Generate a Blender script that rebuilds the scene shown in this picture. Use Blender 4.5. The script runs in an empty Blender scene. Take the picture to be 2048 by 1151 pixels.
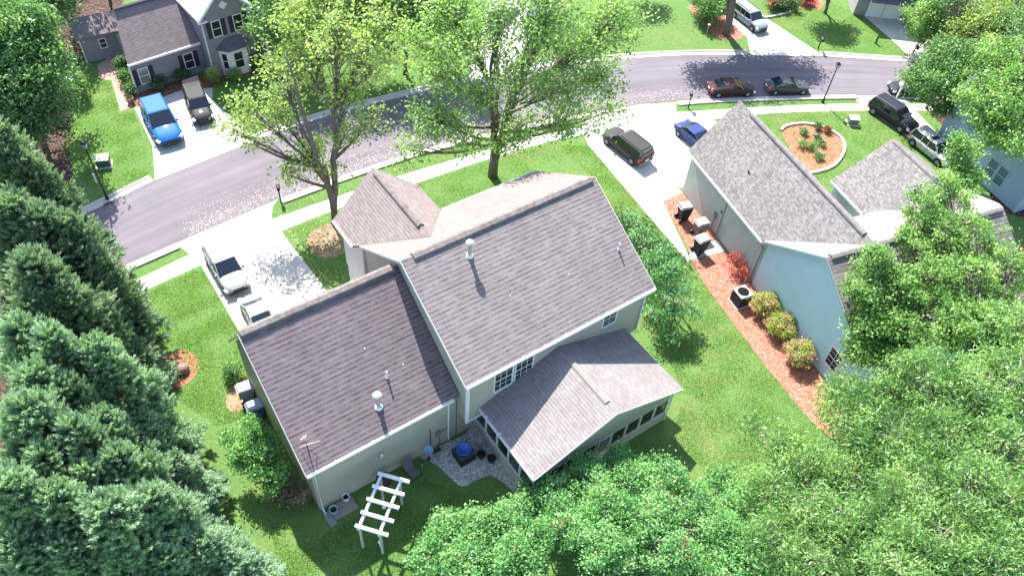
import bpy, math, random
import numpy as np
from math import radians as rad, sin, cos, pi
from mathutils import Vector, Matrix

# ---------------------------------------------------------------- camera, sky, sun
sc = bpy.context.scene
C = sc.collection
CH, CF = 42.0, 1597.8
CR = np.array([[.9959, .0680, .0600], [.0907, -.7466, -.6591], [0, .6618, -.7497]])
cam_d = bpy.data.cameras.new('camera'); cam = bpy.data.objects.new('camera', cam_d); C.objects.link(cam)
cam_d.sensor_width = 36; cam_d.lens = 36 * CF / 2048; cam_d.clip_end = 2000
_x, _y, _z = Vector(CR[0]), Vector(-CR[1]), Vector(-CR[2])
_z.normalize(); _x = (_x - _z * _x.dot(_z)).normalized(); _y = _z.cross(_x)
cam.matrix_world = Matrix(((_x.x, _y.x, _z.x, 0), (_x.y, _y.y, _z.y, 0), (_x.z, _y.z, _z.z, CH), (0, 0, 0, 1)))
sc.camera = cam

SUN_AZ, SUN_EL = -27, 49.5          # degrees from +Y towards +X, and above the horizon
w = bpy.data.worlds.new('World'); sc.world = w; w.use_nodes = True
nt = w.node_tree; nt.nodes.clear()
sky = nt.nodes.new('ShaderNodeTexSky'); sky.sky_type = 'NISHITA'; sky.sun_disc = False
sky.sun_elevation = rad(SUN_EL); sky.sun_rotation = rad(SUN_AZ); sky.air_density = 1.0; sky.dust_density = 1.0
bg = nt.nodes.new('ShaderNodeBackground'); bg.inputs[1].default_value = 0.15
wo = nt.nodes.new('ShaderNodeOutputWorld'); nt.links.new(sky.outputs[0], bg.inputs[0]); nt.links.new(bg.outputs[0], wo.inputs[0])
sd = bpy.data.lights.new('sun', 'SUN'); sd.energy = 5.0; sd.angle = rad(.5); sd.color = (1, .97, .92)
so = bpy.data.objects.new('sun', sd); C.objects.link(so)
_d = Vector((sin(rad(SUN_AZ)) * cos(rad(SUN_EL)), cos(rad(SUN_AZ)) * cos(rad(SUN_EL)), sin(rad(SUN_EL))))
so.rotation_euler = _d.to_track_quat('Z', 'Y').to_euler(); so.location = _d * 120
vs = sc.view_settings; vs.view_transform = 'Standard'; vs.look = 'None'; vs.gamma = 1; vs.use_curve_mapping = False
vs.exposure = 1.42

rng = np.random.default_rng(7); random.seed(7)

# ---------------------------------------------------------------- helpers
def gp(px, py, z=0.0):            # place on the ground plane (or at height z) seen at a photo pixel
    q = CR.T @ np.array([(px - 1024) / CF, (py - 575.5) / CF, 1.0]); t = (CH - z) / -q[2]
    return Vector((q[0] * t, q[1] * t, z))
def W(u, v, z, ya): return Vector((u * cos(ya) - v * sin(ya), u * sin(ya) + v * cos(ya), z))

MATS = {}
def mat(name, col, rough=.8, spec=.3, noise=None, bump=None, metal=0, coat=0, extra=None):
    """noise=(scale, amount) varies the colour, bump=(scale, strength, distance)"""
    if name in MATS: return MATS[name]
    m = bpy.data.materials.new(name); m.use_nodes = True; MATS[name] = m
    t = m.node_tree; p = t.nodes['Principled BSDF']
    p.inputs['Base Color'].default_value = (*col, 1); p.inputs['Roughness'].default_value = rough
    p.inputs['Specular IOR Level'].default_value = spec; p.inputs['Metallic'].default_value = metal
    p.inputs['Coat Weight'].default_value = coat; p.inputs['Coat Roughness'].default_value = .05
    tc = t.nodes.new('ShaderNodeTexCoord')
    if noise:
        n = t.nodes.new('ShaderNodeTexNoise'); n.inputs['Scale'].default_value = noise[0]; n.inputs['Detail'].default_value = 6
        n.inputs['Roughness'].default_value = .65
        t.links.new(tc.outputs['Object'], n.inputs['Vector'])
        mr = t.nodes.new('ShaderNodeMapRange'); mr.inputs[1].default_value = .3; mr.inputs[2].default_value = .7
        mr.inputs[3].default_value = 1 - noise[1]; mr.inputs[4].default_value = 1 + noise[1]
        t.links.new(n.outputs[0], mr.inputs[0])
        mx = t.nodes.new('ShaderNodeVectorMath'); mx.operation = 'SCALE'; mx.inputs[0].default_value = col
        t.links.new(mr.outputs[0], mx.inputs['Scale']); t.links.new(mx.outputs[0], p.inputs['Base Color'])
    if bump:
        n = t.nodes.new('ShaderNodeTexNoise'); n.inputs['Scale'].default_value = bump[0]; n.inputs['Detail'].default_value = 4
        t.links.new(tc.outputs['Object'], n.inputs['Vector'])
        b = t.nodes.new('ShaderNodeBump'); b.inputs['Strength'].default_value = bump[1]; b.inputs['Distance'].default_value = bump[2]
        t.links.new(n.outputs[0], b.inputs['Height']); t.links.new(b.outputs[0], p.inputs['Normal'])
    return m

def ramp(t, fac, stops):
    r = t.nodes.new('ShaderNodeValToRGB'); t.links.new(fac, r.inputs[0])
    el = r.color_ramp.elements
    while len(el) < len(stops): el.new(.5)
    for e, (p, c) in zip(el, stops): e.position = p; e.color = (*c, 1)
    return r.outputs[0]
def mixc(t, fac, a, b, mode='MIX'):
    m = t.nodes.new('ShaderNodeMix'); m.data_type = 'RGBA'; m.blend_type = mode
    for i, v in ((0, fac), (6, a), (7, b)):
        if hasattr(v, 'links'): t.links.new(v, m.inputs[i])
        elif i == 0: m.inputs[0].default_value = v
        else: m.inputs[i].default_value = (*v, 1)
    return m.outputs[2]
def tnoise(t, vec, scale, detail=5, rough=.6, dist=0):
    n = t.nodes.new('ShaderNodeTexNoise'); n.inputs['Scale'].default_value = scale; n.inputs['Detail'].default_value = detail
    n.inputs['Roughness'].default_value = rough; n.inputs['Distortion'].default_value = dist
    t.links.new(vec, n.inputs['Vector']); return n.outputs[0]
def tbump(t, h, st, dist, p):
    b = t.nodes.new('ShaderNodeBump'); b.inputs['Strength'].default_value = st; b.inputs['Distance'].default_value = dist
    t.links.new(h, b.inputs['Height']); t.links.new(b.outputs[0], p.inputs['Normal'])

def shingle(name, c1, c2, cm, row=.19, wid=.34, bands=.5):
    if name in MATS: return MATS[name]
    m = bpy.data.materials.new(name); m.use_nodes = True; MATS[name] = m; t = m.node_tree; p = t.nodes['Principled BSDF']
    uv = t.nodes.new('ShaderNodeUVMap').outputs[0]
    br = t.nodes.new('ShaderNodeTexBrick'); br.offset = .5; br.inputs['Scale'].default_value = 1
    br.inputs['Brick Width'].default_value = wid; br.inputs['Row Height'].default_value = row; br.inputs['Mortar Size'].default_value = .02
    br.inputs['Mortar Smooth'].default_value = .4; br.inputs['Bias'].default_value = 0
    br.inputs['Color1'].default_value = (*c1, 1); br.inputs['Color2'].default_value = (*c2, 1); br.inputs['Mortar'].default_value = (*cm, 1)
    t.links.new(uv, br.inputs['Vector'])
    n1 = tnoise(t, uv, .35, 5, .6); n2 = tnoise(t, uv, 9, 4, .7)
    br.inputs['Mortar Size'].default_value = .0
    sp0 = t.nodes.new('ShaderNodeSeparateXYZ'); t.links.new(uv, sp0.inputs[0])
    dv0 = t.nodes.new('ShaderNodeMath'); dv0.operation = 'DIVIDE'; t.links.new(sp0.outputs[1], dv0.inputs[0]); dv0.inputs[1].default_value = row
    fr0 = t.nodes.new('ShaderNodeMath'); fr0.operation = 'FRACT'; t.links.new(dv0.outputs[0], fr0.inputs[0])
    mpd = t.nodes.new('ShaderNodeMapping'); mpd.inputs['Scale'].default_value = (1 / wid, 1 / row * .9, 1); t.links.new(uv, mpd.inputs[0])
    dash = tnoise(t, mpd.outputs[0], 1.0, 3, .6)
    line = ramp(t, fr0.outputs[0], [(0, (.9, .9, .9)), (.25, (.55, .55, .55)), (.5, (0, 0, 0))])
    lm_ = t.nodes.new('ShaderNodeMath'); lm_.operation = 'MULTIPLY'; t.links.new(line, lm_.inputs[0]); t.links.new(ramp(t, dash, [(.38, (.12, .12, .12)), (.58, (1, 1, 1))]), lm_.inputs[1])
    c = mixc(t, bands, br.outputs[0], ramp(t, n2, [(.25, (.35, .35, .35)), (.75, (.65, .65, .65))]), 'OVERLAY')
    c = mixc(t, lm_.outputs[0], c, cm)
    c = mixc(t, .35, c, ramp(t, n1, [(.3, (.38, .37, .36)), (.7, (.62, .62, .62))]), 'OVERLAY')
    # pale run-off streaks down the slope
    mp = t.nodes.new('ShaderNodeMapping'); mp.inputs['Scale'].default_value = (1.6, .12, 1); t.links.new(uv, mp.inputs[0])
    n3 = tnoise(t, mp.outputs[0], 1.3, 4, .6)
    c = mixc(t, .22, c, ramp(t, n3, [(.35, (.4, .4, .4)), (.7, (.62, .61, .6))]), 'OVERLAY')
    t.links.new(c, p.inputs['Base Color']); p.inputs['Roughness'].default_value = .95; p.inputs['Specular IOR Level'].default_value = .15
    # each course overlaps the next: saw-tooth height along the slope
    sp = t.nodes.new('ShaderNodeSeparateXYZ'); t.links.new(uv, sp.inputs[0])
    dv = t.nodes.new('ShaderNodeMath'); dv.operation = 'DIVIDE'; t.links.new(sp.outputs[1], dv.inputs[0]); dv.inputs[1].default_value = row
    fr = t.nodes.new('ShaderNodeMath'); fr.operation = 'FRACT'; t.links.new(dv.outputs[0], fr.inputs[0])
    sb = t.nodes.new('ShaderNodeMath'); sb.operation = 'SUBTRACT'; sb.inputs[0].default_value = 1; t.links.new(fr.outputs[0], sb.inputs[1])
    ad = t.nodes.new('ShaderNodeMath'); ad.operation = 'MULTIPLY_ADD'; t.links.new(n2, ad.inputs[0]); ad.inputs[1].default_value = .6; t.links.new(sb.outputs[0], ad.inputs[2])
    tbump(t, ad.outputs[0], .8, .03, p)
    return m
def siding(name, c, lap=.16):
    if name in MATS: return MATS[name]
    m = bpy.data.materials.new(name); m.use_nodes = True; MATS[name] = m; t = m.node_tree; p = t.nodes['Principled BSDF']
    tc = t.nodes.new('ShaderNodeTexCoord').outputs['Object']
    sp = t.nodes.new('ShaderNodeSeparateXYZ'); t.links.new(tc, sp.inputs[0])
    dv = t.nodes.new('ShaderNodeMath'); dv.operation = 'DIVIDE'; t.links.new(sp.outputs[2], dv.inputs[0]); dv.inputs[1].default_value = lap
    fr = t.nodes.new('ShaderNodeMath'); fr.operation = 'FRACT'; t.links.new(dv.outputs[0], fr.inputs[0])
    edge = ramp(t, fr.outputs[0], [(0, (.55, .55, .55)), (.12, (1, 1, 1))])
    n = tnoise(t, tc, .8, 5)
    col = mixc(t, 1, c, edge, 'MULTIPLY'); col = mixc(t, .3, col, ramp(t, n, [(.3, (.35, .35, .35)), (.7, (.6, .6, .6))]), 'OVERLAY')
    t.links.new(col, p.inputs['Base Color']); p.inputs['Roughness'].default_value = .6; p.inputs['Specular IOR Level'].default_value = .3
    sb = t.nodes.new('ShaderNodeMath'); sb.operation = 'SUBTRACT'; sb.inputs[0].default_value = 1; t.links.new(fr.outputs[0], sb.inputs[1])
    tbump(t, sb.outputs[0], .6, .02, p); return m
def leafmat(name, cols, trans=.35, rough=.5, spec=.35):
    if name in MATS: return MATS[name]
    m = bpy.data.materials.new(name); m.use_nodes = True; MATS[name] = m; t = m.node_tree; p = t.nodes['Principled BSDF']
    at = t.nodes.new('ShaderNodeAttribute'); at.attribute_name = 'tint'
    tc = t.nodes.new('ShaderNodeTexCoord').outputs['Object']
    n = tnoise(t, tc, .55, 3)
    ad = t.nodes.new('ShaderNodeMath'); ad.operation = 'MULTIPLY_ADD'; t.links.new(n, ad.inputs[0]); ad.inputs[1].default_value = .9
    md = t.nodes.new('ShaderNodeMath'); md.operation = 'MULTIPLY_ADD'; t.links.new(at.outputs['Fac'], md.inputs[0]); md.inputs[1].default_value = .6; md.inputs[2].default_value = -.25
    t.links.new(md.outputs[0], ad.inputs[2])
    k = len(cols) - 1
    c = ramp(t, ad.outputs[0], [(.15 + .7 * i / k, x) for i, x in enumerate(cols)])
    t.links.new(c, p.inputs['Base Color']); p.inputs['Roughness'].default_value = rough; p.inputs['Specular IOR Level'].default_value = spec
    tr = t.nodes.new('ShaderNodeBsdfTranslucent'); c2 = mixc(t, 1, c, (1.3, 1.5, .7), 'MULTIPLY'); t.links.new(c2, tr.inputs[0])
    ms = t.nodes.new('ShaderNodeMixShader'); ms.inputs[0].default_value = trans
    t.links.new(p.outputs[0], ms.inputs[1]); t.links.new(tr.outputs[0], ms.inputs[2])
    t.links.new(ms.outputs[0], t.nodes['Material Output'].inputs[0]); return m

class MB:
    def __init__(s): s.v = []; s.f = []; s.uv = {}
    def face(s, pts, uv=None):
        i = len(s.v); s.v += [tuple(p) for p in pts]; s.f.append(list(range(i, i + len(pts))))
        if uv: s.uv[len(s.f) - 1] = uv
    def hexa(s, b, t):            # b, t: four bottom and four top points, both anticlockwise from above
        i = len(s.v); s.v += [tuple(p) for p in b] + [tuple(p) for p in t]
        s.f += [[i + 3, i + 2, i + 1, i], [i + 4, i + 5, i + 6, i + 7]] + [[i + k, i + (k + 1) % 4, i + 4 + (k + 1) % 4, i + 4 + k] for k in range(4)]
    def box(s, x0, x1, y0, y1, z0, z1):
        s.hexa([(x0, y0, z0), (x1, y0, z0), (x1, y1, z0), (x0, y1, z0)], [(x0, y0, z1), (x1, y0, z1), (x1, y1, z1), (x0, y1, z1)])
    def obox(s, o, a, n, x0, x1, y0, y1, z0, z1):   # box in the frame (origin o, along a, outward n, up)
        o, a, n = Vector(o), Vector(a), Vector(n)
        P = lambda x, y, z: o + a * x + n * y + Vector((0, 0, z))
        s.hexa([P(x0, y0, z0), P(x1, y0, z0), P(x1, y1, z0), P(x0, y1, z0)], [P(x0, y0, z1), P(x1, y0, z1), P(x1, y1, z1), P(x0, y1, z1)])
    def prism(s, poly, d):        # poly: list of 3d points, extruded by vector d
        i = len(s.v); n = len(poly); d = Vector(d)
        s.v += [tuple(p) for p in poly] + [tuple(Vector(p) + d) for p in poly]
        s.f += [list(range(i, i + n)), list(range(i + 2 * n - 1, i + n - 1, -1))] + [[i + (k + 1) % n, i + k, i + n + k, i + n + (k + 1) % n] for k in range(n)]
    def tube(s, pts, rs, seg=8, cap=True):
        pts = [Vector(p) for p in pts]; i0 = len(s.v)
        if not hasattr(rs, '__len__'): rs = [rs] * len(pts)
        for k, p in enumerate(pts):
            d = (pts[min(k + 1, len(pts) - 1)] - pts[max(k - 1, 0)]).normalized()
            r = d.cross(Vector((0, 0, 1)));
            if r.length < .01: r = Vector((1, 0, 0))
            r.normalize(); q = r.cross(d)
            for j in range(seg): a = 2 * pi * j / seg; s.v.append(tuple(p + (r * cos(a) + q * sin(a)) * rs[k]))
        for k in range(len(pts) - 1):
            for j in range(seg):
                a = i0 + k * seg + j; b = i0 + k * seg + (j + 1) % seg; s.f.append([a, b, b + seg, a + seg])
        if cap:
            s.f.append([i0 + j for j in range(seg)][::-1]); s.f.append([i0 + (len(pts) - 1) * seg + j for j in range(seg)])
    def lathe(s, prof, c=(0, 0, 0), seg=16, ax='z'):
        i0 = len(s.v)
        for r, z in prof:
            for j in range(seg):
                a = 2 * pi * j / seg; p = (r * cos(a), r * sin(a), z) if ax == 'z' else (r * cos(a), z, r * sin(a))
                s.v.append((c[0] + p[0], c[1] + p[1], c[2] + p[2]))
        for k in range(len(prof) - 1):
            for j in range(seg):
                a = i0 + k * seg + j; b = i0 + k * seg + (j + 1) % seg; s.f.append([a, b, b + seg, a + seg])
        s.f.append([i0 + j for j in range(seg)][::-1]); s.f.append([i0 + (len(prof) - 1) * seg + j for j in range(seg)])
    def build(s, name, m, parent=None, smooth=False, bevel=0, fix=True):
        me = bpy.data.meshes.new(name); me.from_pydata(s.v, [], s.f)
        if s.uv:
            ul = me.uv_layers.new(name='UVMap')
            for fi, uvs in s.uv.items():
                for k, li in enumerate(me.polygons[fi].loop_indices): ul.data[li].uv = uvs[k]
        if fix and not s.uv:
            import bmesh
            b = bmesh.new(); b.from_mesh(me); bmesh.ops.recalc_face_normals(b, faces=b.faces); b.to_mesh(me); b.free()
        if smooth: me.shade_smooth()
        me.materials.append(m); o = bpy.data.objects.new(name, me); C.objects.link(o)
        if parent: o.parent = parent
        if bevel:
            bv = o.modifiers.new('bevel', 'BEVEL'); bv.width = bevel; bv.segments = 2; bv.limit_method = 'ANGLE'
        return o
def tag(o, label, cat, group=None):
    o['label'] = label; o['category'] = cat
    if group: o['group'] = group
    return o
def empty(name, loc, rz, label, cat, group=None):
    o = bpy.data.objects.new(name, None); C.objects.link(o); o.location = loc; o.rotation_euler = (0, 0, rz); o.empty_display_size = .3
    return tag(o, label, cat, group)
def kids(o): return [c for c in C.objects if c.parent == o]
def copy_tree(o, parent=None):
    c = o.copy(); C.objects.link(c); c.parent = parent
    for k in kids(o): copy_tree(k, c)
    return c
def struct(o): o['kind'] = 'structure'; return o

def sheet(name, pts, z, m, dens=None):
    """flat patch from an outline of (x, y) points"""
    mb = MB(); mb.v = [(p[0], p[1], z) for p in pts]; mb.f = [list(range(len(pts)))]
    o = mb.build(name, m, fix=False)
    if o.data.polygons[0].normal.z < 0: o.data.flip_normals()
    return struct(o)
def px(lst): return [gp(*p) for p in lst]
def smooth_line(pts, n=8):       # Catmull-Rom
    out = []; P = [pts[0]] + list(pts) + [pts[-1]]
    for i in range(1, len(P) - 2):
        for k in range(n):
            t = k / n; a, b, c, d = (np.array(P[i + j]) for j in (-1, 0, 1, 2))
            out.append(Vector(.5 * ((2 * b) + (c - a) * t + (2 * a - 5 * b + 4 * c - d) * t * t + (3 * b - a - 3 * c + d) * t ** 3)))
    return out + [Vector(pts[-1])]

# ---------------------------------------------------------------- ground materials
def grass_mat():
    m = bpy.data.materials.new('lawn_grass'); m.use_nodes = True; t = m.node_tree; p = t.nodes['Principled BSDF']
    tc = t.nodes.new('ShaderNodeTexCoord').outputs['Object']
    big = tnoise(t, tc, .12, 4); mid = tnoise(t, tc, .9, 5, .7); fine = tnoise(t, tc, 9, 5, .75, .3)
    a = ramp(t, fine, [(.25, (.05, .11, .028)), (.5, (.10, .185, .05)), (.78, (.18, .26, .095))])
    b = ramp(t, fine, [(.25, (.12, .13, .04)), (.55, (.2, .2, .075)), (.8, (.34, .3, .15))])
    m3 = tnoise(t, tc, 3.2, 4, .7); a = mixc(t, .55, a, ramp(t, m3, [(.3, (.3, .33, .3)), (.7, (.68, .66, .6))]), 'OVERLAY')
    md = t.nodes.new('ShaderNodeMath'); md.operation = 'MULTIPLY'; t.links.new(big, md.inputs[0]); t.links.new(mid, md.inputs[1])
    f = ramp(t, md.outputs[0], [(.24, (0, 0, 0)), (.40, (.6, .6, .6))])
    c = mixc(t, f, a, b)
    t.links.new(c, p.inputs['Base Color']); p.inputs['Roughness'].default_value = .9; p.inputs['Specular IOR Level'].default_value = .1
    tbump(t, fine, .7, .06, p); return m
G_LAWN = grass_mat()
def conc_mat(name, c, crack=True):
    m = bpy.data.materials.new(name); m.use_nodes = True; t = m.node_tree; p = t.nodes['Principled BSDF']
    tc = t.nodes.new('ShaderNodeTexCoord').outputs['Object']
    n = tnoise(t, tc, .7, 6, .7); n2 = tnoise(t, tc, 14, 4, .7)
    col = mixc(t, .7, c, ramp(t, n, [(.3, (.36, .35, .34)), (.65, (.56, .56, .56))]), 'OVERLAY')
    col = mixc(t, .35, col, ramp(t, n2, [(.3, (.36, .36, .36)), (.7, (.6, .6, .6))]), 'OVERLAY')
    t.links.new(col, p.inputs['Base Color']); p.inputs['Roughness'].default_value = .85; p.inputs['Specular IOR Level'].default_value = .2
    tbump(t, n2, .3, .01, p); return m
G_CONC = conc_mat('pale_concrete', (.50, .48, .455)); G_KERB = conc_mat('kerb_concrete', (.52, .48, .44))
def asphalt_mat():
    m = bpy.data.materials.new('worn_asphalt'); m.use_nodes = True; t = m.node_tree; p = t.nodes['Principled BSDF']
    tc = t.nodes.new('ShaderNodeTexCoord').outputs['Object']; uv = t.nodes.new('ShaderNodeUVMap').outputs[0]
    mp = t.nodes.new('ShaderNodeMapping'); mp.inputs['Scale'].default_value = (.03, 1, 1); t.links.new(uv, mp.inputs[0])
    st = tnoise(t, mp.outputs[0], 1.1, 3, .5); n = tnoise(t, tc, .35, 5); n2 = tnoise(t, tc, 25, 4, .8)
    c = mixc(t, .8, (.150, .132, .146), ramp(t, st, [(.35, (.42, .41, .42)), (.65, (.6, .59, .6))]), 'OVERLAY')
    c = mixc(t, .5, c, ramp(t, n, [(.3, (.4, .4, .4)), (.7, (.58, .57, .57))]), 'OVERLAY')
    c = mixc(t, .5, c, ramp(t, n2, [(.3, (.35, .35, .35)), (.7, (.65, .65, .65))]), 'OVERLAY')
    t.links.new(c, p.inputs['Base Color']); p.inputs['Roughness'].default_value = .85; p.inputs['Specular IOR Level'].default_value = .25
    tbump(t, n2, .3, .01, p); return m
G_ASPH = asphalt_mat()
def speck_mat(name, c1, c2, c3, sc1=18):
    m = bpy.data.materials.new(name); m.use_nodes = True; t = m.node_tree; p = t.nodes['Principled BSDF']
    tc = t.nodes.new('ShaderNodeTexCoord').outputs['Object']
    v = t.nodes.new('ShaderNodeTexVoronoi'); v.inputs['Scale'].default_value = sc1; t.links.new(tc, v.inputs['Vector'])
    s = t.nodes.new('ShaderNodeSeparateColor'); t.links.new(v.outputs['Color'], s.inputs[0])
    c = ramp(t, s.outputs[0], [(.1, c1), (.55, c2), (.95, c3)])
    n = tnoise(t, tc, .8, 5); c = mixc(t, .5, c, ramp(t, n, [(.3, (.36, .36, .36)), (.7, (.6, .6, .6))]), 'OVERLAY')
    t.links.new(c, p.inputs['Base Color']); p.inputs['Roughness'].default_value = .9; p.inputs['Specular IOR Level'].default_value = .15
    tbump(t, v.outputs['Distance'], .6, .04, p); return m
G_MULCH = speck_mat('red_mulch', (.26, .09, .06), (.42, .15, .10), (.58, .27, .19), 14)
G_GRAVEL = speck_mat('pale_gravel', (.30, .27, .25), (.46, .43, .40), (.62, .6, .57), 9)
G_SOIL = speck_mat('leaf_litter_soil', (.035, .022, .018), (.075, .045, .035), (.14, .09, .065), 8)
G_BRICK = speck_mat('pink_brick_paving', (.38, .2, .16), (.48, .27, .22), (.55, .34, .28), 9)

# ---------------------------------------------------------------- ground
mb = MB(); N = 60; xs = np.linspace(-260, 260, N); ys = np.linspace(-120, 420, N)
for y in ys:
    for x in xs: mb.v.append((x, y, 0))
for j in range(N - 1):
    for i in range(N - 1): mb.f.append([j * N + i, j * N + i + 1, (j + 1) * N + i + 1, (j + 1) * N + i])
struct(mb.build('lawn', G_LAWN, fix=False))

near = smooth_line(px([(120, 585), (258, 527), (400, 464), (557, 398), (712, 342), (870, 292), (1075, 244), (1281, 208), (1450, 196), (1621, 191), (1786, 190), (1900, 193), (2100, 206)]), 8)
far = smooth_line(px([(60, 475), (180, 423), (310, 360), (425, 313), (560, 262), (700, 220), (900, 170), (1120, 130), (1286, 115), (1394, 110), (1593, 111), (1826, 124), (2100, 146)]), 8)
mb = MB(); nn = 100
def resample(l, n):
    d = [0]
    for a, b in zip(l, l[1:]): d.append(d[-1] + (b - a).length)
    out = []
    for k in range(n):
        s_ = d[-1] * k / (n - 1); i = max(0, min(len(l) - 2, int(np.searchsorted(d, s_)) - 1)); out.append(l[i].lerp(l[i + 1], (s_ - d[i]) / max(d[i + 1] - d[i], 1e-6)))
    return out
A, B = resample(near, nn), resample(far, nn)
for i in range(nn - 1):
    q = [A[i], A[i + 1], B[i + 1], B[i]]
    mb.face([(p.x, p.y, .004) for p in q], [(i * 1.3, 0), (i * 1.3 + 1.3, 0), (i * 1.3 + 1.3, 8), (i * 1.3, 8)])
struct(mb.build('road', G_ASPH))

def kerb(pts, side, name='kerb'):
    l = resample(smooth_line(px(pts), 5), 24); mb = MB()
    nr = []
    for i in range(len(l)):
        d = l[min(i + 1, len(l) - 1)] - l[max(i - 1, 0)]; nr.append(Vector((-d.y, d.x, 0)).normalized() * side)
    for i in range(len(l) - 1):
        prof = [(0, .012), (.42, .02), (.52, .11), (.68, .12), (.68, -.02)]
        for (a, za), (b, zb) in zip(prof, prof[1:]):
            q = [l[i] + nr[i] * a, l[i + 1] + nr[i + 1] * a, l[i + 1] + nr[i + 1] * b, l[i] + nr[i] * b]
            mb.face([(q[0].x, q[0].y, za), (q[1].x, q[1].y, za), (q[2].x, q[2].y, zb), (q[3].x, q[3].y, zb)])
    return struct(mb.build(name, G_KERB))
kerb([(120, 585), (258, 527), (352, 486)], -1); kerb([(560, 397), (712, 342), (870, 292), (1075, 244), (1172, 226)], -1)
kerb([(1352, 203), (1450, 196), (1621, 191), (1712, 190)], -1); kerb([(1800, 190), (1900, 193), (2100, 206)], -1)
kerb([(60, 475), (180, 423), (308, 361)], 1); kerb([(512, 281), (560, 262), (700, 220), (900, 170), (930, 163)], 1); kerb([(1010, 148), (1120, 130), (1286, 115), (1394, 110), (1495, 110)], 1)
kerb([(1640, 112), (1826, 124)], 1)

UY = .6721; UY2 = .4474
uvp = lambda u, v: W(u, v, 0, UY)
uv2 = lambda u, v: W(u, v, 0, UY2)
sheet('driveway', px([(556, 399), (400, 465), (352, 487), (380, 509), (402, 530), (478, 662)]) + [uvp(5.75, 30.8), uvp(12.3, 30.8)] + px([(650, 577), (562, 462), (543, 438), (545, 414)]), .016, G_CONC)
sheet('driveway', px([(1172, 228), (1281, 209), (1351, 205), (1353, 226), (1430, 240)]) + [uv2(39.2, 39), uv2(32.6, 39)] + px([(1364, 385), (1326, 403), (1380, 518), (1376, 524), (1176, 290), (1168, 268)]), .016, G_CONC)
sheet('driveway', px([(1706, 192), (1717, 207), (1737, 221), (1811, 272), (1880, 330), (1960, 330), (1870, 262), (1800, 190)]), .016, G_CONC)
sheet('driveway', px([(1500, 111), (1497, 90), (1494, 75), (1457, 41), (1430, 10), (1420, -40), (1480, -40), (1497, 11), (1536, 39), (1631, 102), (1645, 112)]), .016, G_CONC)
sheet('driveway', px([(1826, 122), (1790, 86), (1726, 31), (1800, 32), (1850, 95), (1858, 125)]), .016, G_CONC)
sheet('driveway', px([(310, 361), (305, 292), (269, 216), (365, 180), (425, 176), (425, 200), (512, 281)]), .016, G_CONC)
sheet('driveway', px([(930, 163), (960, 90), (985, -30), (1130, -30), (1075, 60), (1010, 149)]), .016, G_CONC)
sheet('pavement', px([(150, 620), (267, 562), (380, 508), (402, 530), (300, 576), (170, 636)]), .012, G_CONC)
tp = smooth_line(px([(543, 439), (660, 398), (795, 353), (957, 305), (1080, 272), (1172, 252)]), 5)
bt = smooth_line(px([(562, 463), (662, 423), (837, 365), (962, 323), (1085, 287), (1176, 268)]), 5)
sheet('pavement', tp + bt[::-1], .012, G_CONC)
sheet('pavement', smooth_line(px([(1352, 225), (1536, 213), (1716, 207)]), 4) + smooth_line(px([(1737, 221), (1536, 227), (1380, 246)]), 4), .012, G_CONC)
sheet('pavement', px([(1812, 207), (1950, 212), (2100, 222), (2100, 236), (1950, 226), (1830, 221)]), .012, G_CONC)
sheet('concrete_pad', px([(1378, 500), (1434, 480), (1450, 503), (1381, 520)]), .03, G_CONC)
sheet('brick_path', px([(195, 130), (246, 100), (252, 108), (237, 130), (243, 160), (258, 198), (266, 214), (241, 223), (223, 160), (205, 161), (198, 150)]), .012, G_BRICK)
# mulch beds
sheet('mulch_bed', px([(1326, 403), (1364, 385)]) + [uv2(32.66, 34.6), uv2(32.66, 31)] + px([(1434, 480), (1378, 500)]), .02, G_MULCH)
sheet('mulch_bed', px([(1381, 521), (1450, 505)]) + [uv2(33, 30.5), uv2(33, 27), uv2(33, 16)] + px([(1700, 900), (1640, 860), (1598, 813), (1535, 738), (1465, 645), (1414, 576)]), .02, G_MULCH)
def blob(cx, cy, pr, n=28, jit=.06, sq=1.0):
    c = gp(cx, cy); a0 = rng.random(n) * jit
    return [Vector((c.x + pr * cos(2 * pi * k / n) * (1 + a0[k]), c.y + pr * sq * sin(2 * pi * k / n) * (1 + a0[k]), 0)) for k in range(n)]
sheet('mulch_bed', blob(355, 738, 1.25, sq=1.15), .012, G_MULCH)
sheet('mulch_bed', blob(480, 790, .75, sq=1.6), .012, speck_mat('mulch_dry', (.25, .14, .08), (.4, .24, .15), (.5, .34, .22), 14))
sheet('mulch_bed', px([(1375, 15), (1390, 0), (1420, -25), (1455, 20), (1490, 72), (1480, 80), (1440, 78), (1405, 50)]), .012, G_MULCH)
sheet('mulch_bed', px([(1590, 0), (1625, -10), (1650, 5), (1640, 20), (1600, 18)]), .012, G_MULCH)
sheet('mulch_bed', px([(1800, 40), (1820, 32), (1860, 60), (1900, 100), (1860, 105), (1828, 62)]), .012, G_MULCH)
sheet('mulch_bed', blob(662, 480, 1.7, sq=1.0), .010, speck_mat('bare_ground', (.2, .12, .08), (.3, .19, .13), (.38, .27, .19), 10))
sheet('mulch_bed', px([(270, 213), (262, 190), (412, 150), (480, 140), (560, 115), (580, 125), (440, 165), (425, 176), (365, 180)]), .012, speck_mat('dark_mulch', (.14, .06, .045), (.22, .1, .07), (.3, .15, .1), 12))
sheet('gravel', smooth_line(px([(838, 912), (875, 893), (925, 870), (970, 850), (1066, 1000), (1048, 1008), (1022, 978), (985, 952), (955, 958), (925, 972), (895, 950), (872, 928), (838, 912)]), 4)[:-1], .014, G_GRAVEL)
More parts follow.
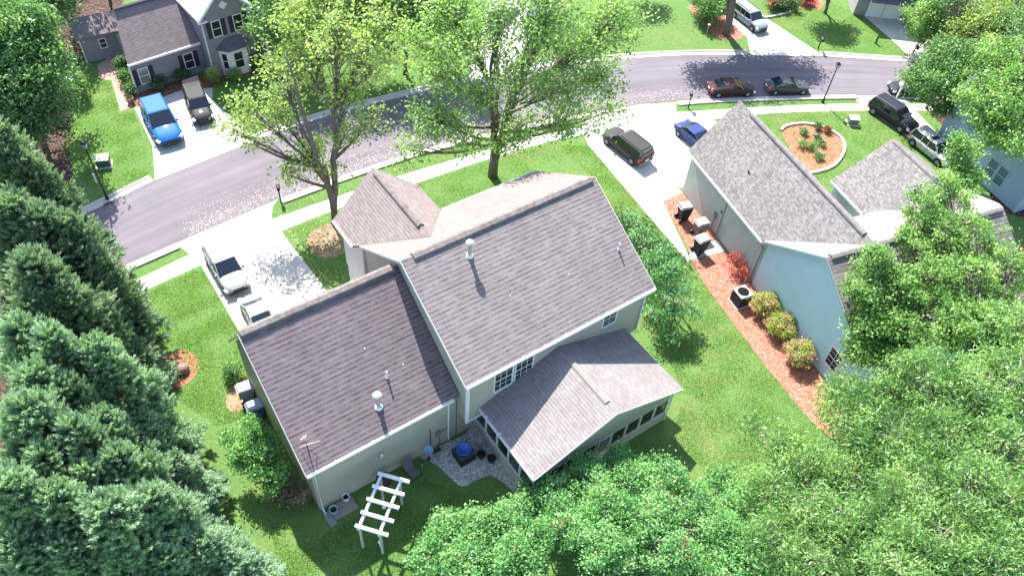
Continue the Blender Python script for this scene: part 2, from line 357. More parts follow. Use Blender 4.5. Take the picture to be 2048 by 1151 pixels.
sheet('soil', px([(-400, 1500), (-500, 700), (-300, 200), (60, 60), (150, -60), (260, -20), (215, 60), (160, 130), (140, 300), (150, 400), (235, 570), (290, 700), (365, 900), (430, 1050), (480, 1500)]), .002, G_SOIL)
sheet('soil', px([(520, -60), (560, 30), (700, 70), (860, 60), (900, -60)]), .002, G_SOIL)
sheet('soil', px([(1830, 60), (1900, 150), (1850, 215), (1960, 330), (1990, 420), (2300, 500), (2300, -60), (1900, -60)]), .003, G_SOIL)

# ---------------------------------------------------------------- building helpers (local u along the street, v towards it, z up)
def roof_slab(mb, pts, th=.13):
    """pts[0]->pts[1] runs along the eave; outline seen from above anticlockwise"""
    P = [Vector(p) for p in pts]; n = Vector((0, 0, 0))
    for i in range(len(P)): n += (P[i] - P[0]).cross(P[(i + 1) % len(P)] - P[0])
    n.normalize()
    if n.z < 0: P = P[::-1]; n = -n; e = (P[-1] - P[-2]).normalized()
    else: e = (P[1] - P[0]).normalized()
    e = Vector((e.x, e.y, 0)).normalized(); s_ = n.cross(e)
    if s_.z < 0: s_ = -s_
    uv = [(p.dot(e), p.dot(s_)) for p in P]; mb.face(P, uv)
    D = Vector((0, 0, -th)); k = len(P)
    mb.face([p + D for p in P][::-1], uv[::-1])
    for i in range(k):
        a, b = P[i], P[(i + 1) % k]; mb.face([a + D, b + D, b, a], [uv[i]] * 4)
def ridge_vent(parent, a, b, m, w_=.22, h=.10):
    w_ *= .8; h *= .75
    a, b = Vector(a), Vector(b); d = (b - a).normalized(); s_ = Vector((-d.y, d.x, 0)).normalized()
    mb = MB(); pr = [(-w_ - .05, -.12), (-w_, -.0), (0, h), (w_, -.0), (w_ + .05, -.12), (w_, -.18), (0, -.1), (-w_, -.18)]
    mb.prism([a + s_ * x + Vector((0, 0, z)) for x, z in pr], b - a)
    return mb.build('ridge_cap', m, parent)
M_WHITE = mat('white_paint', (.78, .77, .76), .45, .4, noise=(2, .06))
M_TRIM = mat('cream_trim', (.70, .66, .60), .5, .4, noise=(1.5, .08))
M_GLASS = mat('window_glass', (.025, .03, .035), .06, .6)
M_GLASSB = mat('blind_glass', (.20, .22, .22), .08, .6, noise=(3, .3))
M_METAL = mat('galvanised_metal', (.55, .55, .55), .4, .5, noise=(5, .15), metal=.7)
M_BLACK = mat('black_plastic', (.02, .02, .022), .45, .4)
M_DARKM = mat('dark_metal', (.045, .042, .045), .4, .5)
M_SHUT = mat('dark_shutter', (.045, .035, .055), .6, .3)

def window(parent, o, a, n, w_, h, mu=(2, 2), shutters=None, glass=None, fw=.07, name='window', frame=None):
    """o: bottom middle on the wall face, a: along, n: outward"""
    o, a, n = Vector(o), Vector(a), Vector(n); mb = MB(); x = w_ / 2
    mb.obox(o, a, n, -x - fw, -x, .002, .06, -fw, h + fw); mb.obox(o, a, n, x, x + fw, .002, .06, -fw, h + fw)
    mb.obox(o, a, n, -x, x, .002, .06, h, h + fw); mb.obox(o, a, n, -x, x, .002, .085, -fw, 0)
    if mu:
        mb.obox(o, a, n, -x, x, .012, .045, h * .5 - .025, h * .5 + .025)
        for k in range(1, mu[0]): u = -x + w_ * k / mu[0]; mb.obox(o, a, n, u - .012, u + .012, .012, .034, 0, h * .5 - .025); mb.obox(o, a, n, u - .012, u + .012, .012, .034, h * .5 + .025, h)
        for k in range(1, mu[1]):
            for z0, z1 in ((0, h * .5 - .025), (h * .5 + .025, h)):
                z = z0 + (z1 - z0) * k / mu[1]; mb.obox(o, a, n, -x, x, .012, .031, z - .01, z + .01)
    f = mb.build(name, frame or M_WHITE, parent)
    g = MB(); g.obox(o, a, n, -x, x, -.02, .018, 0, h); g.build('pane', glass or M_GLASS, f)
    if shutters:
        for s_ in (-1, 1):
            g = MB(); c = s_ * (x + fw + .03 + .19); g.obox(o, a, n, c - .19, c + .19, .002, .045, -fw, h + fw)
            for k in range(9): z = -.02 + (h + .04) * k / 9; g.obox(o, a, n, c - .14, c + .14, .045, .06, z + .03, z + .1)
            g.build('shutter', shutters, parent)
    return f
def gutter(parent, a, b, out, m=None, straps=7, w_=.13):
    a, b, out = Vector(a), Vector(b), Vector(out); d = (b - a); L = d.length; d.normalize(); mb = MB()
    mb.obox(a, d, out, 0, L, .012, .032, -.15, .03); mb.obox(a, d, out, 0, L, .032, w_ - .02, -.15, -.12); mb.obox(a, d, out, 0, L, w_ - .02, w_, -.15, .0)
    mb.obox(a, d, out, 0, .02, .032, w_ - .02, -.12, -.01); mb.obox(a, d, out, L - .02, L, .032, w_ - .02, -.12, -.01)
    for k in range(straps): x = L * (k + .5) / straps; mb.obox(a, d, out, x - .025, x + .025, -.1, w_, .035, .05)
    return mb.build('gutter', m or M_WHITE, parent)
def downspout(parent, pts, r=.05, m=None):
    mb = MB(); mb.tube(pts, r, 6); return mb.build('downspout', m or M_WHITE, parent)

# ---------------------------------------------------------------- the brown roofed house in the middle
U0, V0 = 4.67, 21.1
house = empty('brown_roofed_house', W(U0, V0, 0, UY), UY, 'two storey beige house with worn brown shingle roofs and low rear sunroom, filling the middle', 'house')
T = lambda u, v, z: (u - U0, v - V0, z)
R_WING = shingle('wing_shingles', (.165, .132, .138), (.19, .156, .162), (.045, .034, .04), .26, .5, .4)
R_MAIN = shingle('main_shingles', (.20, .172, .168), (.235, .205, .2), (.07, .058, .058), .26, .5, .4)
R_FRONT = shingle('sunlit_front_shingles', (.225, .185, .172), (.275, .23, .218), (.12, .098, .092), .2, .34, .5)  # paler than the rear slope: sunlight on the street side painted into the colour
R_SUN = shingle('sunroom_shingles', (.225, .2, .192), (.27, .243, .235), (.15, .128, .125), .2, .34, .5)
M_CAP = mat('ridge_cap_shingle', (.19, .162, .148), .95, .1, noise=(2.5, .35), bump=(8, .6, .03))
S_BEIGE = siding('beige_siding', (.44, .40, .335)); S_PALE = siding('pale_siding', (.62, .6, .57))

# wing roof
mb = MB()
roof_slab(mb, [T(4.37, 20.8, 4.72), T(13.53, 20.8, 4.72), T(13.53, 27.45, 9.18), T(4.37, 27.45, 9.18)])
roof_slab(mb, [T(13.53, 31.1, 4.6), T(4.37, 31.1, 4.6), T(4.37, 27.45, 9.18), T(13.53, 27.45, 9.18)])
wing_roof = mb.build('wing_roof', R_WING, house)
ridge_vent(house, T(4.45, 27.45, 9.19), T(13.3, 27.45, 9.19), M_CAP, .3, .13)
# wing walls
zt = 4.72 - .05
def gable_u(mb, u0, u1, v0, v1, zb, ze, vr, zr):   # ridge runs along u
    mb.prism([T(u0, v0, zb), T(u0, v1, zb), T(u0, v1, ze), T(u0, vr, zr), T(u0, v0, ze)], Vector((u1 - u0, 0, 0)))
mb = MB(); gable_u(mb, 4.67, 13.5, 21.1, 30.75, 0, 4.72, 27.45, 8.9); mb.build('wing_wall', S_BEIGE, house)
gutter(house, T(4.37, 20.8, 4.68), T(13.1, 20.8, 4.68), (0, -1, 0), straps=8)
mb = MB()   # rake boards
for a, b in ((T(4.33, 20.8, 4.70), T(4.33, 27.45, 9.16)), (T(4.33, 31.1, 4.58), T(4.33, 27.45, 9.16))):
    a, b = Vector(a), Vector(b); mb.prism([a, b, b - Vector((0, 0, .2)), a - Vector((0, 0, .2))], (.035, 0, 0))
mb.build('rake_board', M_TRIM, house)
downspout(house, [T(4.75, 20.72, 4.55), T(4.82, 21.02, 4.2), T(4.82, 21.02, .15), T(4.82, 20.7, .06)])
downspout(house, [T(12.95, 20.72, 4.55), T(12.95, 21.02, 4.2), T(12.95, 21.02, .15)], .06)
# main block
mb = MB()
roof_slab(mb, [T(13.28, 19.8, 6.91), T(26.6, 19.8, 6.91), T(26.6, 26.42, 10.57), T(13.28, 26.42, 10.57)])
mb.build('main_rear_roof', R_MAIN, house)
mb = MB()
roof_slab(mb, [T(26.6, 32.03, 6.91), T(13.28, 32.03, 6.91), T(13.28, 26.42, 10.57), T(26.6, 26.42, 10.57)])
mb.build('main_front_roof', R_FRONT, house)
ridge_vent(house, T(14.0, 26.42, 10.58), T(26.3, 26.42, 10.58), M_CAP, .3, .13)
mb = MB(); gable_u(mb, 13.58, 26.3, 20.1, 31.7, 2.75, 6.9, 26.42, 10.36); mb.build('upper_wall', S_BEIGE, house)
mb = MB(); mb.box(*[c for c in (13.58 - U0, 26.3 - U0, 21.1 - V0, 31.7 - V0, 0, 2.75)]); mb.build('lower_wall', S_BEIGE, house)
gutter(house, T(13.28, 19.8, 6.88), T(26.6, 19.8, 6.88), (0, -1, 0), straps=9)
for u in (13.24, 26.605):
    mb = MB()
    for a, b in ((T(u, 19.8, 6.89), T(u, 26.42, 10.55)), (T(u, 32.03, 6.89), T(u, 26.42, 10.55))):
        a, b = Vector(a), Vector(b); mb.prism([a, b, b - Vector((0, 0, .2)), a - Vector((0, 0, .2))], (.035, 0, 0))
    mb.build('rake_board', M_TRIM, house)
mb = MB(); mb.box(13.5 - U0, 13.576 - U0, 20.04 - V0, 20.16 - V0, 2.72, 6.7); mb.box(13.58 - U0, 13.7 - U0, 20.04 - V0, 20.097 - V0, 2.72, 6.7); mb.box(13.72 - U0, 26.2 - U0, 20.05 - V0, 20.098 - V0, 2.72, 2.86)
mb.build('corner_board', M_WHITE, house)
downspout(house, [T(26.2, 19.72, 6.8), T(26.2, 20.03, 6.4), T(26.2, 20.03, 3.0), T(26.2, 20.5, 2.7)])
for u in (15.95, 17.35): window(house, T(u, 20.098, 4.45), (1, 0, 0), (0, -1, 0), 1.15, 1.8, (3, 2), frame=M_WHITE)
window(house, T(23.55, 20.098, 5.15), (1, 0, 0), (0, -1, 0), .95, 1.15, (2, 2))
# projecting front gable
mb = MB()
roof_slab(mb, [T(13.0, 34.75, 6.9), T(13.0, 32.05, 6.9), T(16.1, 28.1, 9.5), T(16.1, 35.1, 9.5)][::-1])
roof_slab(mb, [T(19.15, 32.05, 6.9), T(19.15, 34.75, 6.9), T(16.1, 35.1, 9.5), T(16.1, 28.1, 9.5)][::-1])
mb.build('front_gable_roof', R_FRONT, house)
ridge_vent(house, T(16.1, 29.2, 9.51), T(16.1, 34.6, 9.51), M_CAP, .22, .12)
mb = MB(); mb.prism([T(13.4, 31.7, 2.9), T(18.8, 31.7, 2.9), T(18.8, 31.7, 7.05), T(16.1, 31.7, 9.3), T(13.4, 31.7, 7.05)], (0, 2.8, 0)); mb.build('front_gable_wall', S_PALE, house)
mb = MB(); mb.box(13.45 - U0, 18.75 - U0, 31.72 - V0, 34.45 - V0, 0, 2.9); mb.build('front_lower_wall', S_PALE, house)
gutter(house, T(13.0, 34.7, 6.87), T(13.0, 32.1, 6.87), (-1, 0, 0), straps=3)
gutter(house, T(19.3, 32.03, 6.87), T(26.5, 32.03, 6.87), (0, 1, 0), straps=5)
# small pale flecks (nail covers) on the roof, and pipes
def roof_pipe(u, v, z0, h, r, cap, name, m=M_METAL, boot=True):
    mb = MB(); x, y, _ = T(u, v, 0)
    mb.lathe([(r, z0 - .3), (r, z0 + h)], (x, y, 0), 14)
    if cap: mb.lathe([(r * 1.1, z0 + h), (r * 1.9, z0 + h + .03), (r * 2.0, z0 + h + .09), (r * 1.2, z0 + h + .16), (.02, z0 + h + .18)], (x, y, 0), 16)
    o = mb.build(name, m, house, smooth=False)
    if boot:
        f = MB(); f.lathe([(r * 1.9, z0 - .02), (r * 1.2, z0 + .16)], (x, y, 0), 12); f.build('boot', M_WHITE, o)
def roofz(v, v0, z0, v1, z1): return z0 + (z1 - z0) * (v - v0) / (v1 - v0)
roof_pipe(9.2, 22.0, 5.52, 1.05, .13, True, 'flue_pipe'); roof_pipe(10.3, 23.0, 6.2, .5, .055, False, 'vent_pipe', mat('pvc_pipe', (.6, .58, .55), .5))
roof_pipe(16.95, 25.3, 9.95, 1.0, .12, True, 'flue_pipe'); roof_pipe(25.6, 22.4, 8.35, .55, .05, False, 'vent_pipe', MATS['pvc_pipe'])
for u, v in ((9.9, 24.6), (11.4, 23.2), (18.0, 22.7), (21.9, 22.4)):
    s_, v0, z0 = (.6707, 20.8, 4.72) if u < 13 else (.5529, 19.8, 6.91)
    mb = MB(); x, y, z = T(u, v, z0 + (v - v0) * s_); mb.obox((x, y, z), (1, 0, 0), (0, 1, s_), -.03, .03, -.03, .03, .0, .02); mb.build('roof_fleck', M_WHITE, house)

# sunroom
SU0, SU1, SV, SZ, SR, SM = 14.45, 25.2, 14.78, 3.6, 5.6, 19.75
mb = MB()
roof_slab(mb, [T(SM, SV, SR), T(SM, 20.097, SR), T(SU0, 20.097, SZ), T(SU0, SV, SZ)][::-1], .12)
roof_slab(mb, [T(SU1, SV, SZ), T(SU1, 20.097, SZ), T(SM, 20.097, SR), T(SM, SV, SR)][::-1], .12)
mb.build('sunroom_roof', R_SUN, house)
ridge_vent(house, T(SM, 15.6, SR + .01), T(SM, 19.2, SR + .01), mat('sunroom_cap', (.26, .225, .21), .9, .1, noise=(4, .15)), .2, .08)
mb = MB(); a0, a1, b0 = 14.8, 24.85, 15.15
mb.box(a0 - U0, a1 - U0, b0 - V0, b0 + .12 - V0, 0, .95); mb.box(a0 - U0, a0 + .12 - U0, b0 + .12 - V0, 21.09 - V0, 0, .95); mb.box(a1 - .12 - U0, a1 - U0, b0 + .12 - V0, 21.09 - V0, 0, .95)
mb.prism([T(a0, b0, 2.45), T(a1, b0, 2.45), T(a1, b0, 3.55), T(SM, b0, 5.42), T(a0, b0, 3.55)], (0, .12, 0))
mb.box(a0 - U0, a0 + .12 - U0, b0 + .121 - V0, 20.05 - V0, 2.45, 3.5); mb.box(a1 - .12 - U0, a1 - U0, b0 + .121 - V0, 20.05 - V0, 2.45, 3.5)
mb.build('sunroom_wall', S_BEIGE, house)
mb = MB(); mb.box(a0 + .13 - U0, a1 - .13 - U0, b0 + .13 - V0, 21.05 - V0, .05, .12); mb.build('sunroom_floor', mat('floor_board', (.16, .12, .09), .7), house)
nw = 9; ww = (a1 - a0) / nw
for k in range(nw):
    c = a0 + ww * (k + .5)
    if k == 4:
        f = MB(); o = Vector(T(c, b0, 0)); 
        f.obox(o, (1, 0, 0), (0, -1, 0), -.5, -.38, -.06, .05, .952, 2.448); f.obox(o, (1, 0, 0), (0, -1, 0), .38, .5, -.06, .05, .952, 2.448)
        f.obox(o, (1, 0, 0), (0, -1, 0), -.38, .38, -.04, .03, 2.3, 2.448)
        f.obox(o, (1, 0, 0), (0, -1, 0), -.48, .48, .001, .05, .06, .95)
        for j in range(1, 5):
            f.obox(o, (1, 0, 0), (0, -1, 0), -.38, .38, .012, .03, .95 + j * .27 - .012, .95 + j * .27 + .012)
        for j in range(1, 3): x = -.38 + .76 * j / 3; f.obox(o, (1, 0, 0), (0, -1, 0), x - .012, x + .012, .012, .032, .95, 2.3)
        d = f.build('door', M_TRIM, house); g = MB(); g.obox(o, (1, 0, 0), (0, -1, 0), -.38, .38, -.02, .01, .951, 2.3); g.build('pane', M_GLASS, d)
        g = MB(); g.obox(o, (1, 0, 0), (0, -1, 0), .3, .42, .05, .1, .78, .82); g.build('handle', M_METAL, d)
    else: window(house, T(c, b0 + .05, 1.0), (1, 0, 0), (0, -1, 0), ww - .17, 1.38, None, fw=.07, frame=M_TRIM, glass=M_GLASS)
for k in range(5):
    c = b0 + .12 + (20.9 - b0) / 5 * (k + .5); window(house, T(a0 + .05, c, 1.0), (0, 1, 0), (-1, 0, 0), (20.9 - b0) / 5 - .17, 1.38, None, fw=.07)
    window(house, T(a1 - .05, c, 1.0), (0, 1, 0), (1, 0, 0), (20.9 - b0) / 5 - .17, 1.38, None, fw=.07)
gutter(house, T(SU0, 20.05, SZ - .02), T(SU0, SV, SZ - .02), (-1, 0, 0), m=M_WHITE, straps=4, w_=.11)
mb = MB()
for u in (SU0, SU1):
    a, b = Vector(T(u, SV - .04, SZ - .01)), Vector(T(SM, SV - .04, SR - .01)); mb.prism([a, b, b - Vector((0, 0, .16)), a - Vector((0, 0, .16))], (0, .035, 0))
mb.build('rake_board', M_TRIM, house)
downspout(house, [T(14.45, 14.85, 3.4), T(14.75, 15.08, 3.1), T(14.75, 15.08, .1), T(14.65, 14.8, .04)], .055, M_TRIM)
downspout(house, [T(25.1, 15.0, 3.45), T(24.93, 15.1, 3.1), T(24.93, 15.1, .1)], .05, M_TRIM)
# garage doors on the street side of the wing
for c in (7.2, 10.6):
    d = MB(); d.obox(T(c, 30.75, 0), (-1, 0, 0), (0, 1, 0), -1.3, 1.3, .005, .05, .02, 2.2)
    for k in range(4): d.obox(T(c, 30.75, 0), (-1, 0, 0), (0, 1, 0), -1.2, 1.2, .05, .065, .08 + k * .54, .5 + k * .54)
    d.build('garage_door', M_WHITE, house)

# wall light
def bulb_lamp(parent, o, n):
    mb = MB(); o, n = Vector(o), Vector(n); a = Vector((-n.y, n.x, 0)); mb.obox(o, a, n, -.07, .07, .002, .08, -.07, .07); lm = mb.build('wall_light', M_METAL, parent)
    g = MB(); q = o + n * .14; g.lathe([(.02, -.22), (.08, -.2), (.09, -.02), (.03, .05)], tuple(q), 10); g.build('lamp_shade', M_WHITE, lm)
bulb_lamp(house, T(8.6, 21.1, 2.6), (0, -1, 0))
# meter and pipes by the inner corner
mb = MB()
mb.tube([T(11.75, 21.05, .1), T(11.75, 21.05, 2.2)], .025, 6); mb.tube([T(12.35, 21.05, .1), T(12.35, 21.05, 1.4), T(12.9, 21.05, 1.5)], .02, 6); mb.build('conduit', M_DARKM, house)
mb = MB(); mb.box(12.1 - U0, 12.4 - U0, 20.95 - V0, 21.098 - V0, 1.2, 1.7); mb.build('meter_box', mat('meter_grey', (.2, .2, .21), .5), house)

# ---- things in the back yard
def H(u, v, z=0.0): return W(u, v, z, UY)
def slab():
    o = empty('concrete_step', H(5.55, 20.5), UY, 'flat grey concrete step at the rear corner of the brown roofed house', 'step')
    mb = MB(); mb.box(-.4, .95, -.42, .5, 0, .1); mb.build('slab', conc_mat('grey_slab', (.3, .26, .23)), o, bevel=.015)
    mb = MB(); mb.box(-.85, -.43, -.62, .3, 0, .07); mb.box(-.78, -.5, -.5, .2, .07, .09); mb.build('splash_block', conc_mat('grey_block', (.25, .27, .27)), o)
slab()
def pot(x, label, r, h, m, name='plant_pot', z=0.0):
    t = empty(name, (*x.xy, z), 0, label, 'pot'); mb = MB()
    mb.lathe([(r * .72, 0), (r * .95, h * .6), (r, h), (r * 1.08, h), (r * 1.08, h * .9), (r * .86, h * .88), (r * .8, h * .75), (.01, h * .74)], seg=18); mb.build('pot_body', m, t)
    mb = MB(); mb.lathe([(.01, h * .70), (r * .79, h * .76), (r * .6, h * .79), (.01, h * .8)], seg=14); mb.build('potting_soil', mat('potting_soil_dark', (.03, .02, .015), .9), t)
pot(H(6.15, 20.85), 'white urn shaped pot with dark soil standing on the concrete step', .2, .42, M_WHITE, z=.1)
pot(H(5.25, 20.55), 'pale blue pot beside the white one on the concrete step', .23, .38, mat('pale_blue_glaze', (.35, .5, .55), .4), z=.1)
pot(H(14.0, 19.05), 'dark green planter tub beside the air conditioner, nearer the blue lid', .25, .45, mat('dark_green_tub', (.035, .045, .04), .6))
pot(H(14.35, 18.5), 'dark green planter tub nearer the sunroom windows on the gravel', .25, .45, mat('dark_green_tub', (.035, .045, .04), .6))

def ac_unit(name, loc, rz, s_, h, body, top, label, bowl=None):
    t = empty(name, loc, rz, label, 'air conditioner'); mb = MB(); k = s_ / 2
    mb.box(-k, k, -k, k, .06, h); mb.build('housing', body, t, bevel=.03)
    mb = MB(); n = 14
    for i in range(n):
        z = .12 + (h - .2) * i / n
        mb.box(-k - .012, k + .012, -k - .012, -k - .001, z, z + .025); mb.box(-k - .012, k + .012, k + .001, k + .012, z, z + .025)
        mb.box(-k - .012, -k - .001, -k, k, z, z + .025); mb.box(k + .001, k + .012, -k, k, z, z + .025)
    mb.build('louvre', body, t)
    mb = MB(); mb.box(-k - .02, k + .02, -k - .02, k + .02, h + .001, h + .04); mb.build('top_panel', top, t, bevel=.02)
    mb = MB()
    for r in np.linspace(.08, k * .8, 7): mb.lathe([(r, h + .045), (r, h + .06), (r + .012, h + .06), (r + .012, h + .045)], seg=20)
    mb.build('fan_grille', M_DARKM, t)
    mb = MB(); mb.box(-k - .1, k + .1, -k - .1, k + .1, 0, .058); mb.build('base_pad', G_KERB, t)
    if bowl:
        mb = MB(); mb.lathe([(.02, h + .07), (k * .5, h + .08), (k * .86, h + .26), (k * .93, h + .26), (k * .95, h + .24), (k * .6, h + .065), (.02, h + .062)], seg=28)
        b = mb.build('blue_basin', bowl, None, smooth=True); b.location = loc; b.rotation_euler = (0, 0, rz)
        tag(b, 'round blue plastic basin lying on top of the dark air conditioner', 'basin')
    return t
ac_unit('air_conditioner', H(13.1, 19.55), UY, .98, .82, mat('brown_black_metal', (.035, .028, .03), .5), mat('slate_top', (.06, .07, .09), .5), 'dark square air conditioner on gravel with blue basin on top', mat('blue_plastic', (.03, .12, .42), .18, .6))
NB = uv2(31.75, 28.3)
ac_unit('air_conditioner', gp(1478, 604), UY2 + .05, 1.0, 1.1, mat('charcoal_metal', (.05, .045, .055), .5), mat('light_top', (.5, .53, .56), .4, .4), 'dark air conditioner with pale lid on red mulch by the green-grey wall')

# patio chair
def chair():
    t = empty('patio_chair', H(10.05, 20.15), UY + 1.9, 'grey sling patio chair standing by the rear beige wall', 'chair')
    m = mat('grey_sling', (.13, .13, .14), .7); f = M_DARKM
    t.rotation_euler = (0, 0, UY + .15)
    mb = MB(); mb.hexa([(-.3, -.32, .36), (.3, -.32, .36), (.3, .28, .32), (-.3, .28, .32)], [(-.3, -.32, .40), (.3, -.32, .40), (.3, .28, .36), (-.3, .28, .36)]); mb.build('seat', m, t)
    mb = MB(); mb.hexa([(-.3, .29, .33), (.3, .29, .33), (.3, .33, .33), (-.3, .33, .33)], [(-.3, .6, .95), (.3, .6, .95), (.3, .64, .95), (-.3, .64, .95)]); mb.build('backrest', m, t)
    for s_ in (-1, 1):
        mb = MB(); mb.tube([(s_ * .34, -.36, 0), (s_ * .34, -.34, .58), (s_ * .34, .4, .62)], .022, 6); mb.build('armrest', f, t)
        mb = MB(); mb.tube([(s_ * .33, .45, 0), (s_ * .33, .3, .35), (s_ * .33, .66, 1.0)], .02, 6); mb.build('leg', f, t)
chair()
# cluster beside the wall: blue birdbath on a stand, small rack, grill
t = empty('bird_bath', H(11.35, 20.6), UY, 'pale blue dish on a thin dark pole next to the rear wall', 'bird bath')
mb = MB(); mb.lathe([(.14, 0), (.12, .04), (.02, .06), (.02, .95)], seg=10); mb.build('pole', M_DARKM, t)
mb = MB(); mb.lathe([(.04, .95), (.2, 1.0), (.27, 1.07), (.25, 1.07), (.04, .99)], seg=18); mb.build('dish', mat('pale_blue_dish', (.25, .45, .6), .3), t)
t = empty('plant_stand', H(12.0, 20.7), UY, 'small dark wire stand between the blue dish and the air conditioner', 'stand')
mb = MB()
for x in (-.22, .22):
    for y in (-.15, .15): mb.tube([(x, y, 0), (x, y, .62)], .014, 6)
for z in (.2, .6): mb.tube([(-.22, -.15, z), (.22, -.15, z), (.22, .15, z), (-.22, .15, z), (-.22, -.15, z)], .012, 6)
mb.build('wire_frame', M_DARKM, t)
mb = MB(); mb.box(-.2, .2, -.13, .13, .3, .32); mb.build('shelf', M_DARKM, t)
t = empty('kettle_grill', H(8.35, 20.45), UY, 'round dark covered grill against the rear wall behind the pergola', 'grill')
mb = MB(); mb.lathe([(.05, .55), (.28, .6), (.42, .75), (.45, .85), (.42, .97), (.25, 1.1), (.04, 1.14)], seg=20); mb.build('lid_and_bowl', mat('grill_cover', (.03, .025, .035), .55), t, smooth=True)
for k in range(3):
    a = 2 * pi * k / 3; mb = MB(); mb.tube([(.38 * cos(a), .38 * sin(a), 0), (.2 * cos(a), .2 * sin(a), .62)], .02, 6); mb.build('leg', M_DARKM, t)
t = empty('garden_stake_light', H(10.75, 20.35), UY, 'short pale stake light between the patio chair and the wall', 'garden light')
mb = MB(); mb.tube([(0, 0, 0), (0, 0, .5)], .02, 6); mb.build('stake', M_WHITE, t)
mb = MB(); mb.lathe([(.02, .5), (.06, .52), (.05, .62), (.08, .64), (.01, .7)], seg=10); mb.build('lamp_head', M_BLACK, t)

# pergola
PZ = 2.7; a = gp(717, 1053, PZ); b = gp(762, 948, PZ); c = gp(758, 1066, PZ)
Ld = (b - a); L = Ld.length; yw = math.atan2(Ld.y, Ld.x); wd = abs((c - a).cross(Ld.normalized()).z)
t = empty('pergola', (a.x, a.y, 0), yw, 'white open timber pergola with five cross beams standing on the back lawn', 'pergola')
for y in (0, -wd):
    mb = MB(); mb.box(-.1, L + .1, y - .065, y + .065, PZ - .22, PZ - .02); mb.build('beam', M_WHITE, t, bevel=.01)
for k in range(5):
    x = L * k / 4; mb = MB(); mb.box(x - .085, x + .085, -wd - .5, .18, PZ - .018, PZ + .14); mb.build('cross_beam', M_WHITE, t, bevel=.01)
mpost = mat('weathered_white', (.5, .48, .42), .7, noise=(3, .25))
for x, y in ((.08, 0), (L - .1, 0), (.08, -wd), (L - .1, -wd)):
    mb = MB(); mb.box(x - .055, x + .055, y - .055, y + .055, 0, PZ - .2); mb.build('post', mpost, t)
mb = MB(); mb.lathe([(.12, PZ - 1.2), (.1, PZ - 1.05), (.02, PZ - .95), (.008, PZ - .2)], (L * .62, -wd * .5, 0), 10); hb = mb.build('hanging_lantern', M_WHITE, t)
# hanging baskets / small statues near the pergola
def statue(x, label):
    mb = MB(); mb.lathe([(.1, 0), (.11, .05), (.05, .1), (.05, .35), (.12, .42), (.14, .48), (.03, .52)], seg=12); o = mb.build('garden_ornament', M_WHITE, None); o.location = x; tag(o, label, 'ornament')
statue(gp(762, 1090), 'small white garden ornament at the foot of the pergola')
# antenna with mast on the roof corner
A0 = H(4.95, 21.5, 4.72 + .7 * .6707)
t = empty('roof_antenna', A0, UY, 'rusty pink television antenna with cross bars and dish on the rear roof corner', 'antenna')
mrust = mat('rusty_tube', (.42, .27, .24), .6, noise=(6, .3))
mb = MB(); mb.tube([(0, 0, -.1), (0, 0, 1.5)], .03, 8); mb.tube([(.35, -.12, -.1), (0, 0, .6)], .016, 6); mb.tube([(-.3, .25, .12), (0, 0, .6)], .016, 6); mb.build('mast', M_DARKM, t)
iv = Matrix.Rotation(-UY, 3, 'Z')
mb = MB(); dish_c = Vector((.12, -.1, 1.15))
_v = (Vector(A0) + Vector((0, 0, 1.15)) - Vector((0, 0, CH))).normalized(); dn = iv @ (_d - _v * (_d.dot(_v) * .93)).normalized(); e1 = dn.cross(Vector((0, 0, 1))).normalized(); e2 = dn.cross(e1)
n = 28; ring = [dish_c + (e1 * cos(2 * pi * k / n) * .55 + e2 * sin(2 * pi * k / n) * .42) for k in range(n)]
mb.prism([r for r in ring], dn * .03)
mb.build('dish', mat('pink_rust_dish', (.5, .36, .34), .6), t)
mb = MB()
mb.tube([(0, 0, 1.4), (-.05, .1, 1.75)], .02, 6)
for z, l in ((1.62, .16), (1.74, .2)): mb.tube([(-.05 - l, .05, z), (-.05 + l, .1, z + .02)], .016, 6)
mb.tube([(-.22, .03, 1.6), (-.25, .06, 1.78)], .016, 6)
mb.build('cross_bars', mat('pink_white_tube', (.62, .5, .48), .5), t)

# bins by the left wall of the wing
def wheelie(name, loc, rz, body, lid, label, group=None, cat='trash bin', s_=1.0):
    t = empty(name, loc, rz, label, cat, group); t.scale = (s_,) * 3; mb = MB()
    mb.hexa([(-.22, -.24, .08), (.22, -.24, .08), (.22, .2, .02), (-.22, .2, .02)][:], [(-.3, -.34, 1.0), (.3, -.34, 1.0), (.3, .34, 1.0), (-.3, .34, 1.0)]); mb.build('bin_body', body, t, bevel=.02)
    mb = MB(); mb.hexa([(-.32, -.38, 1.001), (.32, -.38, 1.001), (.32, .36, 1.001), (-.32, .36, 1.001)], [(-.26, -.3, 1.07), (.26, -.3, 1.07), (.26, .3, 1.1), (-.26, .3, 1.1)]); mb.tube([(-.28, .4, 1.0), (.28, .4, 1.0)], .02, 6); mb.build('lid', lid, t, bevel=.015)
    for x in (-.27, .27):
        mb = MB(); i0 = len(mb.v); mb.tube([(x - .03, .26, .12), (x + .03, .26, .12)], .12, 14); mb.build('wheel', M_BLACK, t)
    return t
L_BIN = mat('pale_lid', (.42, .42, .42), .35, .5); B_BIN = mat('dark_grey_bin', (.025, .03, .028), .7, .2); 
wheelie('trash_bin', (*gp(490, 776, 1.1).xy, 0), UY + 1.45, mat('grey_bin', (.3, .3, .31), .5), mat('pale_grey_lid', (.5, .49, .5), .4), 'light grey wheeled bin with ribbed lid beside the left wing wall, farther from the camera', s_=1.25)
wheelie('trash_bin', (*gp(510, 812, 1.1).xy, 0), UY + 1.5, mat('blue_bin', (.05, .1, .3), .45), mat('pale_blue_lid', (.3, .38, .5), .4), 'blue wheeled bin with pale lid beside the left wing wall', s_=1.25)
